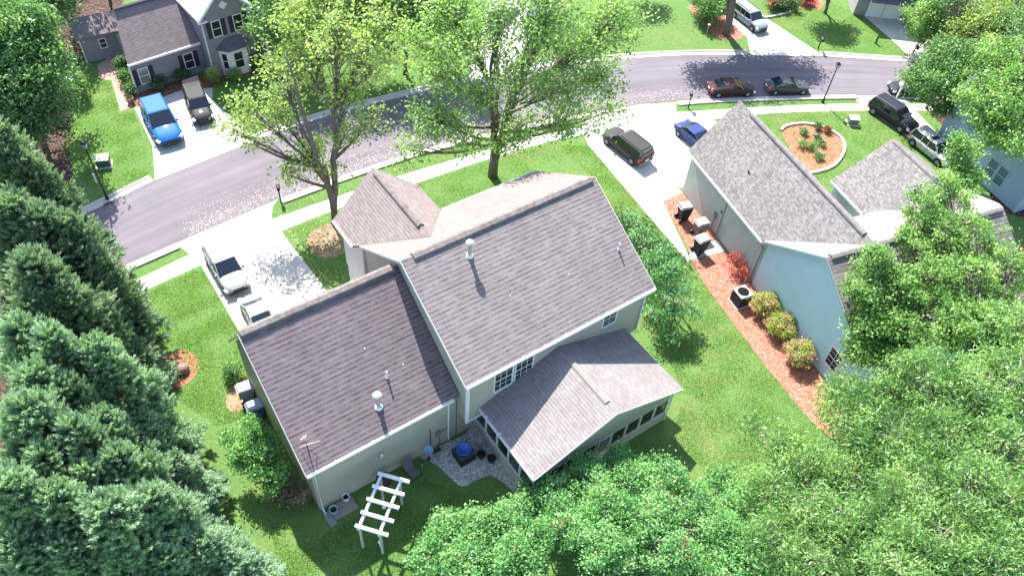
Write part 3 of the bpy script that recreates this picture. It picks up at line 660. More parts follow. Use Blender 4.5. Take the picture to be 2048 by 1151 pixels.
# neighbour's three bins on the red mulch
for k, (x, y, lb) in enumerate(((1364, 438, 'dark bin with grey lid nearest the driveway, apart from the other two on red mulch'), (1396, 470, 'bin with tan-grey lid, middle of the three against the green-grey wall'), (1397, 503, 'tall dark bin with pale lid next to the white concrete pad'))):
    wheelie('trash_bin', gp(x, y), UY2 + 1.5 + .1 * k, B_BIN if k != 1 else mat('olive_bin', (.16, .16, .15), .5), [mat('mid_grey_lid', (.25, .26, .27), .3, .6), mat('tan_lid', (.4, .37, .34), .35), L_BIN][k], lb, "neighbour's bins along the wall", s_=1.4)
mb = MB(); mb.tube([(-.0, 0, 0), (.0, 0, .5), (.1, 0, .75)], .02, 6)
# round stone in the mulch ring
mb = MB(); mb.lathe([(.02, 0), (.34, .05), (.42, .22), (.36, .4), (.2, .52), (.02, .56)], seg=16); o = mb.build('garden_stone', mat('brown_stone', (.22, .15, .13), .85, noise=(4, .35), bump=(5, .8, .05)), None, smooth=True)
o.location = gp(366, 742); tag(o, 'round brown stone in the orange mulch ring on the left lawn', 'stone')

# ---------------------------------------------------------------- green-grey neighbour house on the right
NU, NV = 32.65, 27.5
house2 = empty('neighbour_house', W(NU, NV, 0, UY2), UY2, 'green-grey sided house with steep grey garage roof right of the driveway', 'house')
T = lambda u, v, z: (u - NU, v - NV, z)
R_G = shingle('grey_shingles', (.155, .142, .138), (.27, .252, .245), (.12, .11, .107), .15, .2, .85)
R_G2 = shingle('sunlit_grey_front_shingles', (.22, .2, .19), (.29, .27, .258), (.13, .118, .112), .2, .3, .7)  # lit copy of the rear shingles, the sun on this slope put into the tone
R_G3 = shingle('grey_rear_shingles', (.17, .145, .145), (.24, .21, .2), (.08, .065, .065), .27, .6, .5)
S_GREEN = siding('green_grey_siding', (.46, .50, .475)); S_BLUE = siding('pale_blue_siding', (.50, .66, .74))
mb = MB()
roof_slab(mb, [T(32.41, 38.85, 4.03), T(32.41, 28.77, 4.03), T(35.84, 23.1, 7.91), T(35.84, 38.85, 7.91)])
roof_slab(mb, [T(39.27, 28.77, 4.03), T(39.27, 38.85, 4.03), T(35.84, 38.85, 7.91), T(35.84, 23.1, 7.91)])
mb.build('garage_roof', R_G, house2)
mb = MB()
roof_slab(mb, [T(41.33, 32.7, 3.8), T(41.33, 28.9, 3.8), T(45.67, 24.5, 6.68), T(45.67, 32.7, 6.68)])
roof_slab(mb, [T(50.0, 28.9, 3.8), T(50.0, 32.7, 3.8), T(45.67, 32.7, 6.68), T(45.67, 24.5, 6.68)])
mb.build('second_gable_roof', R_G, house2)
mb = MB(); roof_slab(mb, [T(50.0, 28.5, 4.22), T(32.35, 28.5, 4.22), T(32.35, 23.37, 7.73), T(50.0, 23.37, 7.73)][:2] + [T(32.35, 23.37, 7.73), T(46.7, 23.37, 7.73), T(47.5, 24.2, 7.16)])
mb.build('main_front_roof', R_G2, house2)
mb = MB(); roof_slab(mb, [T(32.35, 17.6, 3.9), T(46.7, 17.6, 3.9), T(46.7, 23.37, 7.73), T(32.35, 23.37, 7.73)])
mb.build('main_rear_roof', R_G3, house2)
M_GCAP = mat('grey_ridge_cap', (.2, .185, .175), .95, .1, noise=(2.5, .25))
ridge_vent(house2, T(32.6, 23.37, 7.74), T(46.5, 23.37, 7.74), M_GCAP, .25, .11)
ridge_vent(house2, T(35.84, 24.2, 7.92), T(35.84, 37.2, 7.92), M_GCAP, .2, .1); ridge_vent(house2, T(45.67, 25.0, 6.69), T(45.67, 32.3, 6.69), M_GCAP, .2, .1)
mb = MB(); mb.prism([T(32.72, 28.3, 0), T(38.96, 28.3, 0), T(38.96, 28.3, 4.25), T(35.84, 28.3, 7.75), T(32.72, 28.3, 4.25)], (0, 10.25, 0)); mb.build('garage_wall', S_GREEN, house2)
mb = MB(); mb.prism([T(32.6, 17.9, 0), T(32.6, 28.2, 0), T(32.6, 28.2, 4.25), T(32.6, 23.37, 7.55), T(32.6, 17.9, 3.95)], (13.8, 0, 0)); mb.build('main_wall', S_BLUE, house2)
mb = MB(); mb.prism([T(41.63, 28.0, 0), T(49.7, 28.0, 0), T(49.7, 28.0, 3.85), T(45.67, 28.0, 6.5), T(41.63, 28.0, 3.85)], (0, 4.4, 0)); mb.build('second_gable_wall', S_GREEN, house2)
gutter(house2, T(32.41, 38.85, 4.0), T(32.41, 28.6, 4.0), (-1, 0, 0), straps=6, w_=.12); gutter(house2, T(41.33, 32.7, 3.77), T(41.33, 28.9, 3.77), (-1, 0, 0), straps=3, w_=.12)
mb = MB()
for a, b in ((T(32.31, 28.5, 4.2), T(32.31, 23.37, 7.71)), (T(32.31, 17.6, 3.88), T(32.31, 23.37, 7.71))):
    a, b = Vector(a), Vector(b); mb.prism([a, b, b - Vector((0, 0, .2)), a - Vector((0, 0, .2))], (.035, 0, 0))
mb.build('rake_board', mat('pale_blue_board', (.42, .5, .52), .5), house2)
downspout(house2, [T(32.3, 28.9, 3.85), T(32.62, 28.55, 3.4), T(32.62, 28.55, .1)], .05, mat('grey_green_pipe', (.25, .26, .25), .5))
mb = MB(); mb.box(32.66 - NU, 32.715 - NU, 33.3 - NV, 33.36 - NV, .1, 3.8); mb.build('corner_board', mat('grey_green_pipe', (.25, .26, .25), .5), house2)
mb = MB(); mb.box(32.6 - NU, 32.716 - NU, 33.9 - NV, 34.2 - NV, 1.3, 1.8); mb.box(32.6 - NU, 32.716 - NU, 33.5 - NV, 33.62 - NV, 2.2, 2.4); mb.tube([T(32.66, 34.05, .1), T(32.66, 34.05, 1.3)], .03, 6); mb.build('meter_box', mat('meter_grey', (.2, .2, .21), .5), house2)
window(house2, T(32.598, 19.6, 1.2), (0, 1, 0), (-1, 0, 0), 1.0, 1.5, (2, 2))
for c in (34.3, 37.4):
    d = MB(); d.obox(T(c, 38.55, 0), (-1, 0, 0), (0, 1, 0), -1.2, 1.2, .005, .05, .02, 2.2)
    for k in range(4): d.obox(T(c, 38.55, 0), (-1, 0, 0), (0, 1, 0), -1.1, 1.1, .05, .065, .08 + k * .54, .5 + k * .54)
    d.build('garage_door', M_WHITE, house2)
mb = MB(); x, y, z = T(33.9, 33.6, 4.03 + 1.49 * 1.131); mb.lathe([(.05, z - .2), (.05, z + .25)], (x, y, 0), 8); mb.build('vent_pipe', M_DARKM, house2)

# ---------------------------------------------------------------- purple-grey house across the road, far left
Y3 = rad(43); O3 = gp(276, 187)
house3 = empty('purple_grey_house', O3, Y3, 'purple-grey sided house with dark shutters and bay window across the road', 'house')
S_PURP = siding('purple_grey_siding', (.27, .25, .29)); R_P = shingle('mauve_shingles', (.20, .165, .165), (.25, .205, .205), (.13, .1, .105), .17, .3, .45)
R_PD = shingle('slate_shingles', (.14, .13, .16), (.18, .165, .2), (.09, .08, .1), .17, .3, .4)
mb = MB()
roof_slab(mb, [(-.1, -.3, 3.0), (6.3, -.3, 3.0), (6.3, 3.0, 6.1), (.9, 3.0, 6.1)]); roof_slab(mb, [(6.3, 6.3, 3.0), (1.9, 6.3, 3.0), (.9, 3.0, 6.1), (6.3, 3.0, 6.1)])
mb.build('wing_roof', R_P, house3); ridge_vent(house3, (.95, 3.0, 6.11), (6.2, 3.0, 6.11), mat('dark_cap', (.1, .09, .1), .9), .2, .1)
mb = MB(); mb.hexa([(0, 0, 0), (6.2, 0, 0), (6.2, 6, 0), (1.9, 6, 0)], [(0, 0, 2.9), (6.2, 0, 2.9), (6.2, 6, 2.9), (1.9, 6, 2.9)]); mb.hexa([(.02, .02, 2.9), (6.18, .02, 2.9), (6.18, 5.98, 2.9), (1.9, 5.98, 2.9)], [(.98, 2.95, 5.85), (6.18, 2.95, 5.85), (6.18, 3.0, 5.85), (1.0, 3.0, 5.85)]); mb.build('wing_wall', S_PURP, house3)
gutter(house3, (-.1, -.3, 2.97), (6.1, -.3, 2.97), (0, -1, 0), straps=5)
for x in (.95, 4.9): window(house3, (x, -.002, .75), (1, 0, 0), (0, -1, 0), .75, 1.35, (1, 1), M_SHUT, M_GLASSB if x < 2 else None)
mb = MB(); mb.box(-.06, .04, -.06, -.003, 0, 2.8); mb.box(-.06, -.003, -.003, .1, 0, 2.8); mb.build('corner_board', M_WHITE, house3)
# two storey gabled block
X0, X1, VF = 6.21, 10.5, -1.5
mb = MB(); mb.prism([(X0, VF, 0), (X1, VF, 0), (X1, VF, 5.7), ((X0 + X1) / 2, VF, 7.75), (X0, VF, 5.7)], (0, 5, 0)); mb.build('gable_wall', S_PURP, house3)
mb = MB(); xm = (X0 + X1) / 2
roof_slab(mb, [(X0 - .3, VF + 5.2, 5.62), (X0 - .3, VF - .3, 5.62), (xm, VF - .3, 8.05), (xm, VF + 5.2, 8.05)][::-1]); roof_slab(mb, [(X1 + .3, VF - .3, 5.62), (X1 + .3, VF + 5.2, 5.62), (xm, VF + 5.2, 8.05), (xm, VF - .3, 8.05)][::-1])
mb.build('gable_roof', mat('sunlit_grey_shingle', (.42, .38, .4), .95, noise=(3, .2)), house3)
mb = MB()
for x0 in (X0 - .3, X1 + .3):
    a, b = Vector((x0, VF - .34, 5.6)), Vector((xm, VF - .34, 8.03)); mb.prism([a, b, b - Vector((0, 0, .22)), a - Vector((0, 0, .22))], (0, .035, 0))
mb.box(X0 - .3, X0 + .5, VF - .3, VF - .003, 5.35, 5.5); mb.box(X1 - .5, X1 + .3, VF - .3, VF - .003, 5.35, 5.5)
mb.build('rake_board', M_WHITE, house3)
for x in (7.4, 9.35): window(house3, (x, VF - .002, 3.75), (1, 0, 0), (0, -1, 0), .7, 1.35, (1, 1), M_SHUT)
mb = MB(); q = Vector((xm, VF - .002, 6.3)); mb.prism([q + Vector((0, 0, -.38)), q + Vector((.38, 0, 0)), q + Vector((0, 0, .38)), q + Vector((-.38, 0, 0))], (0, -.05, 0)); mb.build('diamond_vent', M_WHITE, house3)
downspout(house3, [(X0 + .02, VF - .06, 5.4), (X0 + .02, VF - .06, .1)], .055); downspout(house3, [(X1 + .0, VF - .06, 5.4), (X1 + .0, VF - .06, 3.7)], .055)
# bay window
bc = (X0 + X1) / 2 + .1; bp = [(bc - 1.35, VF), (bc - .75, VF - .75), (bc + .75, VF - .75), (bc + 1.35, VF)]
mb = MB(); mb.prism([(x, y - .003, 0) for x, y in bp], (0, 0, 2.55)); mb.build('bay_wall', M_WHITE, house3)
mb = MB(); rp = [(bc - 1.6, VF), (bc - .85, VF - .98), (bc + .85, VF - .98), (bc + 1.6, VF)]; tpz = [(bc - .6, VF, 3.35), (bc + .6, VF, 3.35)]
fA = [(*rp[0], 2.56), (*rp[1], 2.56), tpz[0]]; fB = [(*rp[1], 2.56), (*rp[2], 2.56), tpz[1], tpz[0]]; fC = [(*rp[2], 2.56), (*rp[3], 2.56), tpz[1]]
for ff in (fA, fB, fC): mb.face(ff, [(p[0], p[1] + p[2]) for p in ff])
mb.face([(*p, 2.56) for p in rp][::-1], [(0, 0)] * 4); mb.build('bay_roof', R_PD, house3)
window(house3, (bc, VF - .755, .75), (1, 0, 0), (0, -1, 0), .75, 1.45, (1, 1))
for s_ in (-1, 1):
    a = Vector((s_ * .6, .75, 0)).normalized() ; n_ = Vector((s_ * .75, -.6, 0)).normalized(); o = Vector((bc + s_ * 1.05, VF - .375, .75)) + n_ * .004
    window(house3, o, a, n_, .45, 1.45, (1, 1))
# right part with porch
mb = MB(); mb.box(X1 + .01, 22, .0, 6.5, 0, 5.7); mb.build('right_wall', S_PURP, house3)
mb = MB(); roof_slab(mb, [(X1 + .02, -.35, 5.7), (22.3, -.35, 5.7), (22.3, 3.2, 8.0), (X1 + .02, 3.2, 8.0)]); roof_slab(mb, [(22.3, 6.8, 5.7), (X1 + .02, 6.8, 5.7), (X1 + .02, 3.2, 8.0), (22.3, 3.2, 8.0)]); mb.build('right_roof', R_P, house3)
for x in (12.2, 14.6, 17.0, 19.4): window(house3, (x, -.003, 3.85), (1, 0, 0), (0, -1, 0), .7, 1.3, (1, 1), M_SHUT)
mb = MB(); roof_slab(mb, [(X1 + .02, -2.6, 2.75), (20, -2.6, 2.75), (20, -.01, 3.55), (X1 + .02, -.01, 3.55)]); mb.build('porch_roof', R_PD, house3)
mb = MB(); mb.box(X1 + .02, 20, -2.6, -2.45, 2.4, 2.6); mb.build('porch_beam', M_WHITE, house3)
for x in (11.1, 13.2, 15.4, 17.6, 19.8):
    mb = MB(); mb.box(x - .08, x + .08, -2.6, -2.44, .3, 2.399); mb.build('porch_post', M_WHITE, house3)
mb = MB(); mb.box(X1 + .02, 20, -2.7, -.01, 0, .3); mb.build('porch_floor', G_CONC, house3)
window(house3, (12.3, -.003, .8), (1, 0, 0), (0, -1, 0), .8, 1.4, (1, 1), M_SHUT)
# attached rear shed wing
so_ = O3 + Vector((0, 0, 0)); shed = empty('garden_shed', gp(175, 126), Y3 - rad(8), 'low purple-grey shed with one window and white double door behind the brick path', 'shed')
mb = MB(); mb.prism([(0, 0, 0), (0, 3.0, 0), (0, 3.0, 2.5), (0, 1.5, 3.3), (0, 0, 2.5)], (5.6, 0, 0)); mb.build('wall', S_PURP, shed)
mb = MB(); roof_slab(mb, [(-.25, -.25, 2.45), (5.8, -.25, 2.45), (5.8, 1.5, 3.45), (-.25, 1.5, 3.45)]); roof_slab(mb, [(5.8, 3.25, 2.45), (-.25, 3.25, 2.45), (-.25, 1.5, 3.45), (5.8, 1.5, 3.45)]); mb.build('roof', R_P, shed)
window(shed, (1.75, -.002, 1.1), (1, 0, 0), (0, -1, 0), .5, .8, (1, 1))
mb = MB(); mb.obox((3.9, 0, 0), (1, 0, 0), (0, -1, 0), -.85, -.01, .003, .05, .05, 2.1); mb.obox((3.9, 0, 0), (1, 0, 0), (0, -1, 0), .01, .85, .003, .05, .05, 2.1); mb.build('double_door', mat('lilac_door', (.5, .46, .52), .5), shed)
mb = MB(); mb.box(-.05, .04, -.05, -.003, 0, 2.35); mb.build('corner_board', M_WHITE, shed)

# ---------------------------------------------------------------- house with garage doors, top right
Y4 = rad(-2); house4 = empty('grey_garage_house', gp(1728, 32), Y4, 'pale grey house with two white garage doors at the top right beyond the road', 'house')
S_G4 = siding('warm_grey_siding', (.32, .3, .3))
mb = MB(); mb.box(-1.2, 9.5, 0, 8, 0, 5.2); mb.build('wall', S_G4, house4)
mb = MB(); roof_slab(mb, [(-1.6, -.4, 5.2), (9.9, -.4, 5.2), (9.9, 4, 8), (-1.6, 4, 8)]); roof_slab(mb, [(9.9, 8.4, 5.2), (-1.6, 8.4, 5.2), (-1.6, 4, 8), (9.9, 4, 8)]); mb.build('roof', R_PD, house4)
for x in (.95, 2.65):
    d = MB(); d.obox((x, 0, 0), (1, 0, 0), (0, -1, 0), -.74, .74, .003, .04, .02, 1.95)
    for k in range(4): d.obox((x, 0, 0), (1, 0, 0), (0, -1, 0), -.66, .66, .04, .055, .08 + k * .47, .46 + k * .47)
    d.build('garage_door', M_WHITE, house4)
mb = MB()
for x in (.12, 1.8, 3.48): mb.box(x - .08, x + .08, -.1, -.003, 0, 2.05)
mb.box(0, 3.6, -.1, -.003, 2.06, 2.2); mb.build('door_frame', M_WHITE, house4)
mb = MB(); roof_slab(mb, [(-.3, -1.3, 2.3), (4.2, -1.3, 2.3), (4.2, -.01, 2.95), (-.3, -.01, 2.95)]); mb.build('canopy_roof', R_PD, house4)
window(house4, (6.0, -.002, .7), (1, 0, 0), (0, -1, 0), .7, 1.4, (1, 1)); window(house4, (6.9, -.002, .7), (1, 0, 0), (0, -1, 0), .7, 1.4, (1, 1))
window(house4, (3.4, -.002, 3.4), (1, 0, 0), (0, -1, 0), .8, 1.2, (1, 1))

# ---------------------------------------------------------------- blue house at the right edge
Y5 = rad(26); house5 = empty('blue_house', gp(2028, 425), Y5, 'blue-grey two storey house at the right edge seen through the trees', 'house')
S_B5 = siding('blue_grey_siding', (.32, .40, .52))
mb = MB(); mb.box(0, 9, 0, 9.5, 0, 5.8); mb.build('wall', S_B5, house5)
mb = MB(); roof_slab(mb, [(9.4, -.3, 5.8), (9.4, 9.8, 5.8), (4.5, 9.8, 9), (4.5, -.3, 9)]); roof_slab(mb, [(-.3, 9.8, 5.8), (-.3, -.3, 5.8), (4.5, -.3, 9), (4.5, 9.8, 9)]); mb.build('roof', R_PD, house5)
mb = MB(); mb.box(-.04, -.003, -.04, .14, 0, 5.6); mb.box(-.003, .14, -.04, -.003, 0, 5.6); mb.build('corner_board', mat('pale_blue_board', (.42, .5, .52)), house5)
for v_, z_ in ((2.6, .9), (3.65, .9)):
    window(house5, (-.002, v_, z_), (0, 1, 0), (-1, 0, 0), .85, 1.6, (1, 1), glass=mat('sky_glass', (.08, .12, .2), .1, .6), frame=mat('pale_blue_board', (.42, .5, .52)))
mb = MB(); mb.box(1.5, 6, -2.5, -.003, 0, .35); mb.build('porch_floor', M_DARKM, house5)
window(house5, (3, -.003, .9), (1, 0, 0), (0, -1, 0), 1.2, 1.5, (2, 1))
# house fragment far top centre behind the maple: street side garden wall of the flower bed

# ---------------------------------------------------------------- vehicles
def paint(name, c, metal=.3, rough=.28):
    return mat(name, tuple(x * .75 for x in c), .65, .2, metal=0, coat=.3)
M_TYRE = mat('tyre_rubber', (.02, .02, .02), .8, .2); M_RIM = mat('alloy_rim', (.22, .22, .23), .5, .4)
M_LAMP = mat('headlight_lens', (.7, .72, .75), .1, .7); M_TAIL = mat('tail_lens', (.4, .02, .02), .2, .6); M_CGL = mat('car_glass', (.015, .02, .03), .04, .8)
PROF = {  # stations along the length (0 rear .. 1 front): bonnet/belt height; greenhouse rear-bottom, rear-top, front-top, front-bottom
 'sedan': dict(h=1.42, belt=.92, w=1.8, top=[(0, .78), (.03, .9), (.17, .96), (.3, .97), (.66, .94), (.74, .9), (.93, .76), (1, .6)], gh=(.13, .30, .53, .71), rin=.16),
 'suv': dict(h=1.75, belt=1.08, w=1.9, top=[(0, .98), (.02, 1.06), (.1, 1.09), (.70, 1.08), (.78, 1.05), (.94, .95), (1, .74)], gh=(.015, .06, .60, .755), rin=.13),
 'wagon': dict(h=1.62, belt=1.0, w=1.82, top=[(0, .9), (.02, .98), (.1, 1.02), (.68, 1.0), (.76, .96), (.93, .82), (1, .62)], gh=(.015, .10, .54, .74), rin=.16),
 'pickup': dict(h=1.85, belt=1.15, w=1.92, top=[(0, 1.0), (.01, 1.1), (.35, 1.12), (.70, 1.13), (.76, 1.1), (.94, 1.02), (1, .85)], gh=(.36, .385, .60, .71), rin=.14)}
def car(name, rear, front, kind, pm, label, cat='car', L=None, group=None, extras=(), plate=True):
    rear, front = Vector(rear), Vector(front); d = front - rear; L0 = d.length if L is None else L
    c = (rear + front) / 2; P = PROF[kind]; K = L0 / {'sedan': 4.8, 'suv': 5.0, 'wagon': 4.6, 'pickup': 5.6}[kind]
    t = empty(name, (c.x, c.y, .016), math.atan2(d.y, d.x), label, cat, group)
    hL = L0 / 2; W_ = P['w'] * K / 2; X = lambda f: -hL + f * L0
    top = P['top']; tz = lambda f: float(np.interp(f, [a for a, _ in top], [b for _, b in top])) * K
    # lower body: lofted rounded sections
    mb = MB(); st = [0, .012, .04, .1, .16, .22, .3, .36, .45, .55, .62, .7, .76, .84, .92, .965, .99, 1]; ns = 14
    for f in st:
        w2 = W_ * float(np.interp(f, [0, .02, .1, .3, .75, .93, .98, 1], [.84, .92, .98, 1, 1, .94, .84, .72]))
        z1 = tz(f); z0 = K * float(np.interp(f, [0, .06, .12, .88, .95, 1], [.42, .3, .24, .24, .26, .36])); zm = z0 + (z1 - z0) * .55
        half = [(0, z0), (w2 * .8, z0), (w2 * .96, z0 + .06), (w2, zm), (w2 * .985, z1 - .13 * K), (w2 * .90, z1 - .03 * K), (w2 * .6, z1 + .012), (0, z1 + .022)]
        ring = half + [(-y, z) for y, z in half[-2:0:-1]]
        mb.v += [(X(f), y, z) for y, z in ring]; ns = len(ring)
    for i in range(len(st) - 1):
        for j in range(ns): a = i * ns + j; b = i * ns + (j + 1) % ns; mb.f.append([a, b, b + ns, a + ns])
    mb.f.append(list(range(ns))); k0 = (len(st) - 1) * ns; mb.f.append([k0 + j for j in range(ns)][::-1])
    body = mb.build('body', pm, t, smooth=True)
    # greenhouse: dark glass shell with painted roof and pillars
    g0, g1, g2, g3 = P['gh']; H_ = P['h'] * K; r_ = P['rin']; wb = W_ * .93; wt = W_ * (.93 - r_)
    zb = lambda f: tz(f) - .02
    Bq = [(X(g0), wb), (X(g3), wb * .97), (X(g3), -wb * .97), (X(g0), -wb)]; Tq = [(X(g1), wt), (X(g2), wt), (X(g2), -wt), (X(g1), -wt)]
    zB = [zb(g0), zb(g3), zb(g3), zb(g0)]
    mb = MB(); mb.hexa([(Bq[i][0], Bq[i][1], zB[i]) for i in (3, 2, 1, 0)], [(Tq[i][0], Tq[i][1], H_ - .05) for i in (3, 2, 1, 0)])
    mb.build('windows', M_CGL, t, bevel=.02)
    mb = MB(); e = .03
    mb.hexa([(X(g1) - e, -wt - e, H_ - .055), (X(g2) + e, -wt - e, H_ - .055), (X(g2) + e, wt + e, H_ - .055), (X(g1) - e, wt + e, H_ - .055)], [(X(g1) + .08, -wt + .1, H_), (X(g2) - .12, -wt + .1, H_), (X(g2) - .12, wt - .1, H_), (X(g1) + .08, wt - .1, H_)])
    mb.build('roof', pm, t, bevel=.02)
    def strip(mb, p, q, wx, wy):   # pillar from belt p to roof q
        p, q = Vector(p), Vector(q); mb.hexa([p + Vector((-wx, -wy, 0)), p + Vector((wx, -wy, 0)), p + Vector((wx, wy, 0)), p + Vector((-wx, wy, 0))], [q + Vector((-wx * .8, -wy, 0)), q + Vector((wx * .8, -wy, 0)), q + Vector((wx * .8, wy, 0)), q + Vector((-wx * .8, wy, 0))])
    for s_ in (-1, 1):
        mb = MB(); strip(mb, (X(g0) + .04, s_ * wb, zb(g0)), (X(g1) + .03, s_ * wt, H_ - .05), .07, .02); mb.build('pillar', pm, t); mb = MB(); strip(mb, (X(g3) - .04, s_ * wb * .965, zb(g3)), (X(g2) - .03, s_ * wt, H_ - .05), .045, .02)
        for f in ((.36, .5) if kind in ('sedan', 'wagon') else (.3, .46) if kind == 'suv' else (.5,)):
            mb.build('pillar', pm, t); mb = MB(); ft = g1 + (g2 - g1) * (f - g0) / (g3 - g0); strip(mb, (X(f), s_ * wb * 1.0, zb(f)), (X(max(f, g1) if kind != 'sedan' else ft + .0), s_ * (wt + .004), H_ - .05), .035, .012)
        mb.build('pillar', pm, t)
        # door seams and handles as shallow raised strips
        mb = MB(); y = s_ * (W_ + .001)
        for f in ((.3, .48, .66) if kind != 'pickup' else (.37, .52, .68)):
            mb = MB(); z0 = .35 * K; mb.box(X(f) - .008, X(f) + .008, min(y, y - s_ * .02), max(y, y - s_ * .02), z0, tz(f) - .15); mb.build('door_seam', M_BLACK, t)
        for f in (.33, .5): mb = MB(); mb.box(X(f), X(f) + .16, min(y - s_ * .02, y + s_ * .02), max(y - s_ * .02, y + s_ * .02), tz(f) - .24, tz(f) - .2); mb.build('door_handle', M_BLACK, t)
        mb = MB(); xm_ = X(g3) - .1 * L0 * .5; mb.box(xm_ - .08, xm_ + .08, min(s_ * (wb + .03), s_ * (wb + .2)), max(s_ * (wb + .03), s_ * (wb + .2)), tz(g3) + .0, tz(g3) + .15); mb.build('wing_mirror', pm if kind != 'wagon' else M_BLACK, t, bevel=.03)
        for f in (.17, .82):
            rw = .34 * K * (1.12 if kind in ('suv', 'pickup') else 1.0)
            mb = MB(); mb.lathe([(rw * .6, -.11), (rw, -.1), (rw, .1), (rw * .6, .11)], (0, 0, 0), 22, 'y'); wh = mb.build('wheel', M_TYRE, t); wh.location = (X(f), s_ * (W_ - .09), rw)
            mb = MB(); mb.lathe([(.02, s_ * .112), (rw * .55, s_ * .118), (rw * .62, s_ * .1)], (0, 0, 0), 18, 'y'); mb.build('rim', M_RIM, wh)
            mb = MB(); a_ = [(X(f) + (rw + .07) * cos(q), s_ * (W_ + .002), rw + (rw + .07) * sin(q)) for q in np.linspace(-.1, pi + .1, 15)]; b_ = [(X(f) + rw * .9 * cos(q), s_ * (W_ + .002), rw + rw * .9 * sin(q)) for q in np.linspace(-.1, pi + .1, 15)]
            mb.prism(a_ + b_[::-1], (0, -s_ * .1, 0)); mb.build('wheel_arch', M_BLACK, t)
        zf = tz(.955); mb = MB(); mb.hexa([(X(.945), s_ * W_ * .86 - .17, zf - .2), (X(.99) , s_ * W_ * .76 - .17, zf - .24), (X(.985), s_ * W_ * .76 + .12, zf - .24), (X(.93), s_ * W_ * .86 + .1, zf - .2)], [(X(.94), s_ * W_ * .86 - .17, zf + .0), (X(.985), s_ * W_ * .76 - .17, zf - .1), (X(.98), s_ * W_ * .76 + .1, zf - .1), (X(.925), s_ * W_ * .86 + .08, zf + .0)]); mb.build('headlight', M_LAMP, t)
        zr = tz(.03); mb = MB(); y0, y1 = sorted((s_ * W_ * .62, s_ * W_ * .95)); mb.box(X(-.002), X(.035), y0, y1, zr - (.3 if kind in ('suv', 'wagon') else .2), zr - .04 + (.1 if kind == 'suv' else 0)); mb.build('tail_light', M_TAIL, t, bevel=.02)
    zf = tz(1); mb = MB(); mb.box(X(.985), X(1.004), -W_ * .45, W_ * .45, zf - .26, zf - .02); mb.build('grille', M_BLACK, t, bevel=.01)
    mb = MB(); mb.box(X(.97), X(1.012), -W_ * .7, W_ * .7, .3 * K, .48 * K); mb.build('front_bumper', M_BLACK if kind != 'sedan' else pm, t, bevel=.03)
    mb = MB(); mb.box(X(-.012), X(.03), -W_ * .82, W_ * .82, .38 * K, .56 * K); mb.build('rear_bumper', pm if 'chrome' not in extras else M_RIM, t, bevel=.03)
    if plate: mb = MB(); mb.box(X(-.012), X(-.004), -.2, .2, .66 * K, .78 * K); mb.build('number_plate', M_WHITE, t)
    if 'rack' in extras:
        for s_ in (-1, 1): mb = MB(); mb.tube([(X(g1 + .03), s_ * (wt - .08), H_ + .01), (X(g1 + .05), s_ * (wt - .08), H_ + .06), (X(g2 - .07), s_ * (wt - .08), H_ + .06), (X(g2 - .04), s_ * (wt - .08), H_ + .0)], .022, 6); mb.build('roof_rail', M_BLACK if pm is not MATS.get('black_paint') else M_RIM, t)
    if 'sunroof' in extras:
        xs_ = X(g1 + (g2 - g1) * .72); mb = MB(); mb.box(xs_ - .2, xs_ + .2, -wt * .6, wt * .6, H_ - .03, H_ + .006); mb.build('sunroof', M_CGL, t, bevel=.03)
    if kind == 'pickup':
        mb = MB(); z = 1.12 * K; mb.box(X(.02), X(.345), -W_ * .8, W_ * .8, z + .01, z + .03); mb.build('bed_floor', mat('bed_liner', (.04, .04, .045), .7), t)
        for s_ in (-1, 1): mb = MB(); y0, y1 = sorted((s_ * W_ * .8, s_ * W_ * .97)); mb.box(X(.0), X(.35), y0, y1, z - .02, z + .1); mb.build('bed_rail', pm, t, bevel=.02)
        mb = MB(); mb.box(X(-.002), X(.018), -W_ * .8, W_ * .8, z - .3, z + .1); mb.build('tailgate', pm, t, bevel=.015)
    return t
WHP = paint('white_car_paint', (.50, .50, .49), .05)
car('parked_car', gp(308, 222), gp(347, 295), 'wagon', paint('bright_blue_paint', (.01, .15, .5)), 'bright blue car on the pale driveway across the road', 'car')
car('parked_car', gp(388, 192), gp(412, 252), 'suv', paint('black_green_paint', (.02, .022, .02)), 'dark off-roader with roof rails parked right of the bright blue car', 'car', extras=('rack',))
car('parked_car', gp(1290, 333), gp(1214, 272), 'suv', paint('dark_bronze_paint', (.05, .042, .038), .5), 'large dark bronze van-like car seen from behind on the wide white driveway', 'car', extras=('rack', 'chrome'))
car('parked_car', gp(1358, 258), gp(1428, 318), 'sedan', paint('navy_blue_paint', (.03, .06, .22)), 'navy blue car half hidden behind the steep grey garage roof', 'car')
car('parked_car', gp(1412, 187), gp(1507, 184), 'sedan', paint('maroon_black_paint', (.06, .022, .028), .5), 'dark maroon car at the near kerb, left of the grey one', 'car', L=4.3)
car('parked_car', gp(1526, 182), gp(1617, 181), 'sedan', paint('gunmetal_paint', (.09, .085, .095), .6), 'grey four-door car at the near kerb behind the maroon one', 'car', L=4.1)
car('parked_car', gp(1478, 32), gp(1516, 62), 'suv', paint('silver_blue_paint', (.30, .36, .42), .6), 'silver-blue car with roof rails on the curved driveway under the top right tree', 'car', L=4.3, extras=('rack',))
car('parked_car', gp(1752, 222), gp(1812, 262), 'suv', paint('black_paint', (.02, .022, .03), .3), 'black car with roof rails parked in front of the white one', 'car', L=4.6, extras=('rack',))
car('parked_car', gp(1832, 285), gp(1888, 330), 'suv', WHP, 'white car with sunroof just below the black one beside the tree shade', 'car', L=4.4, extras=('sunroof',))
car('parked_car', gp(428, 500), gp(485, 596), 'wagon', WHP, 'white car with black mirrors on the near driveway, front towards the house', 'car', L=4.5)
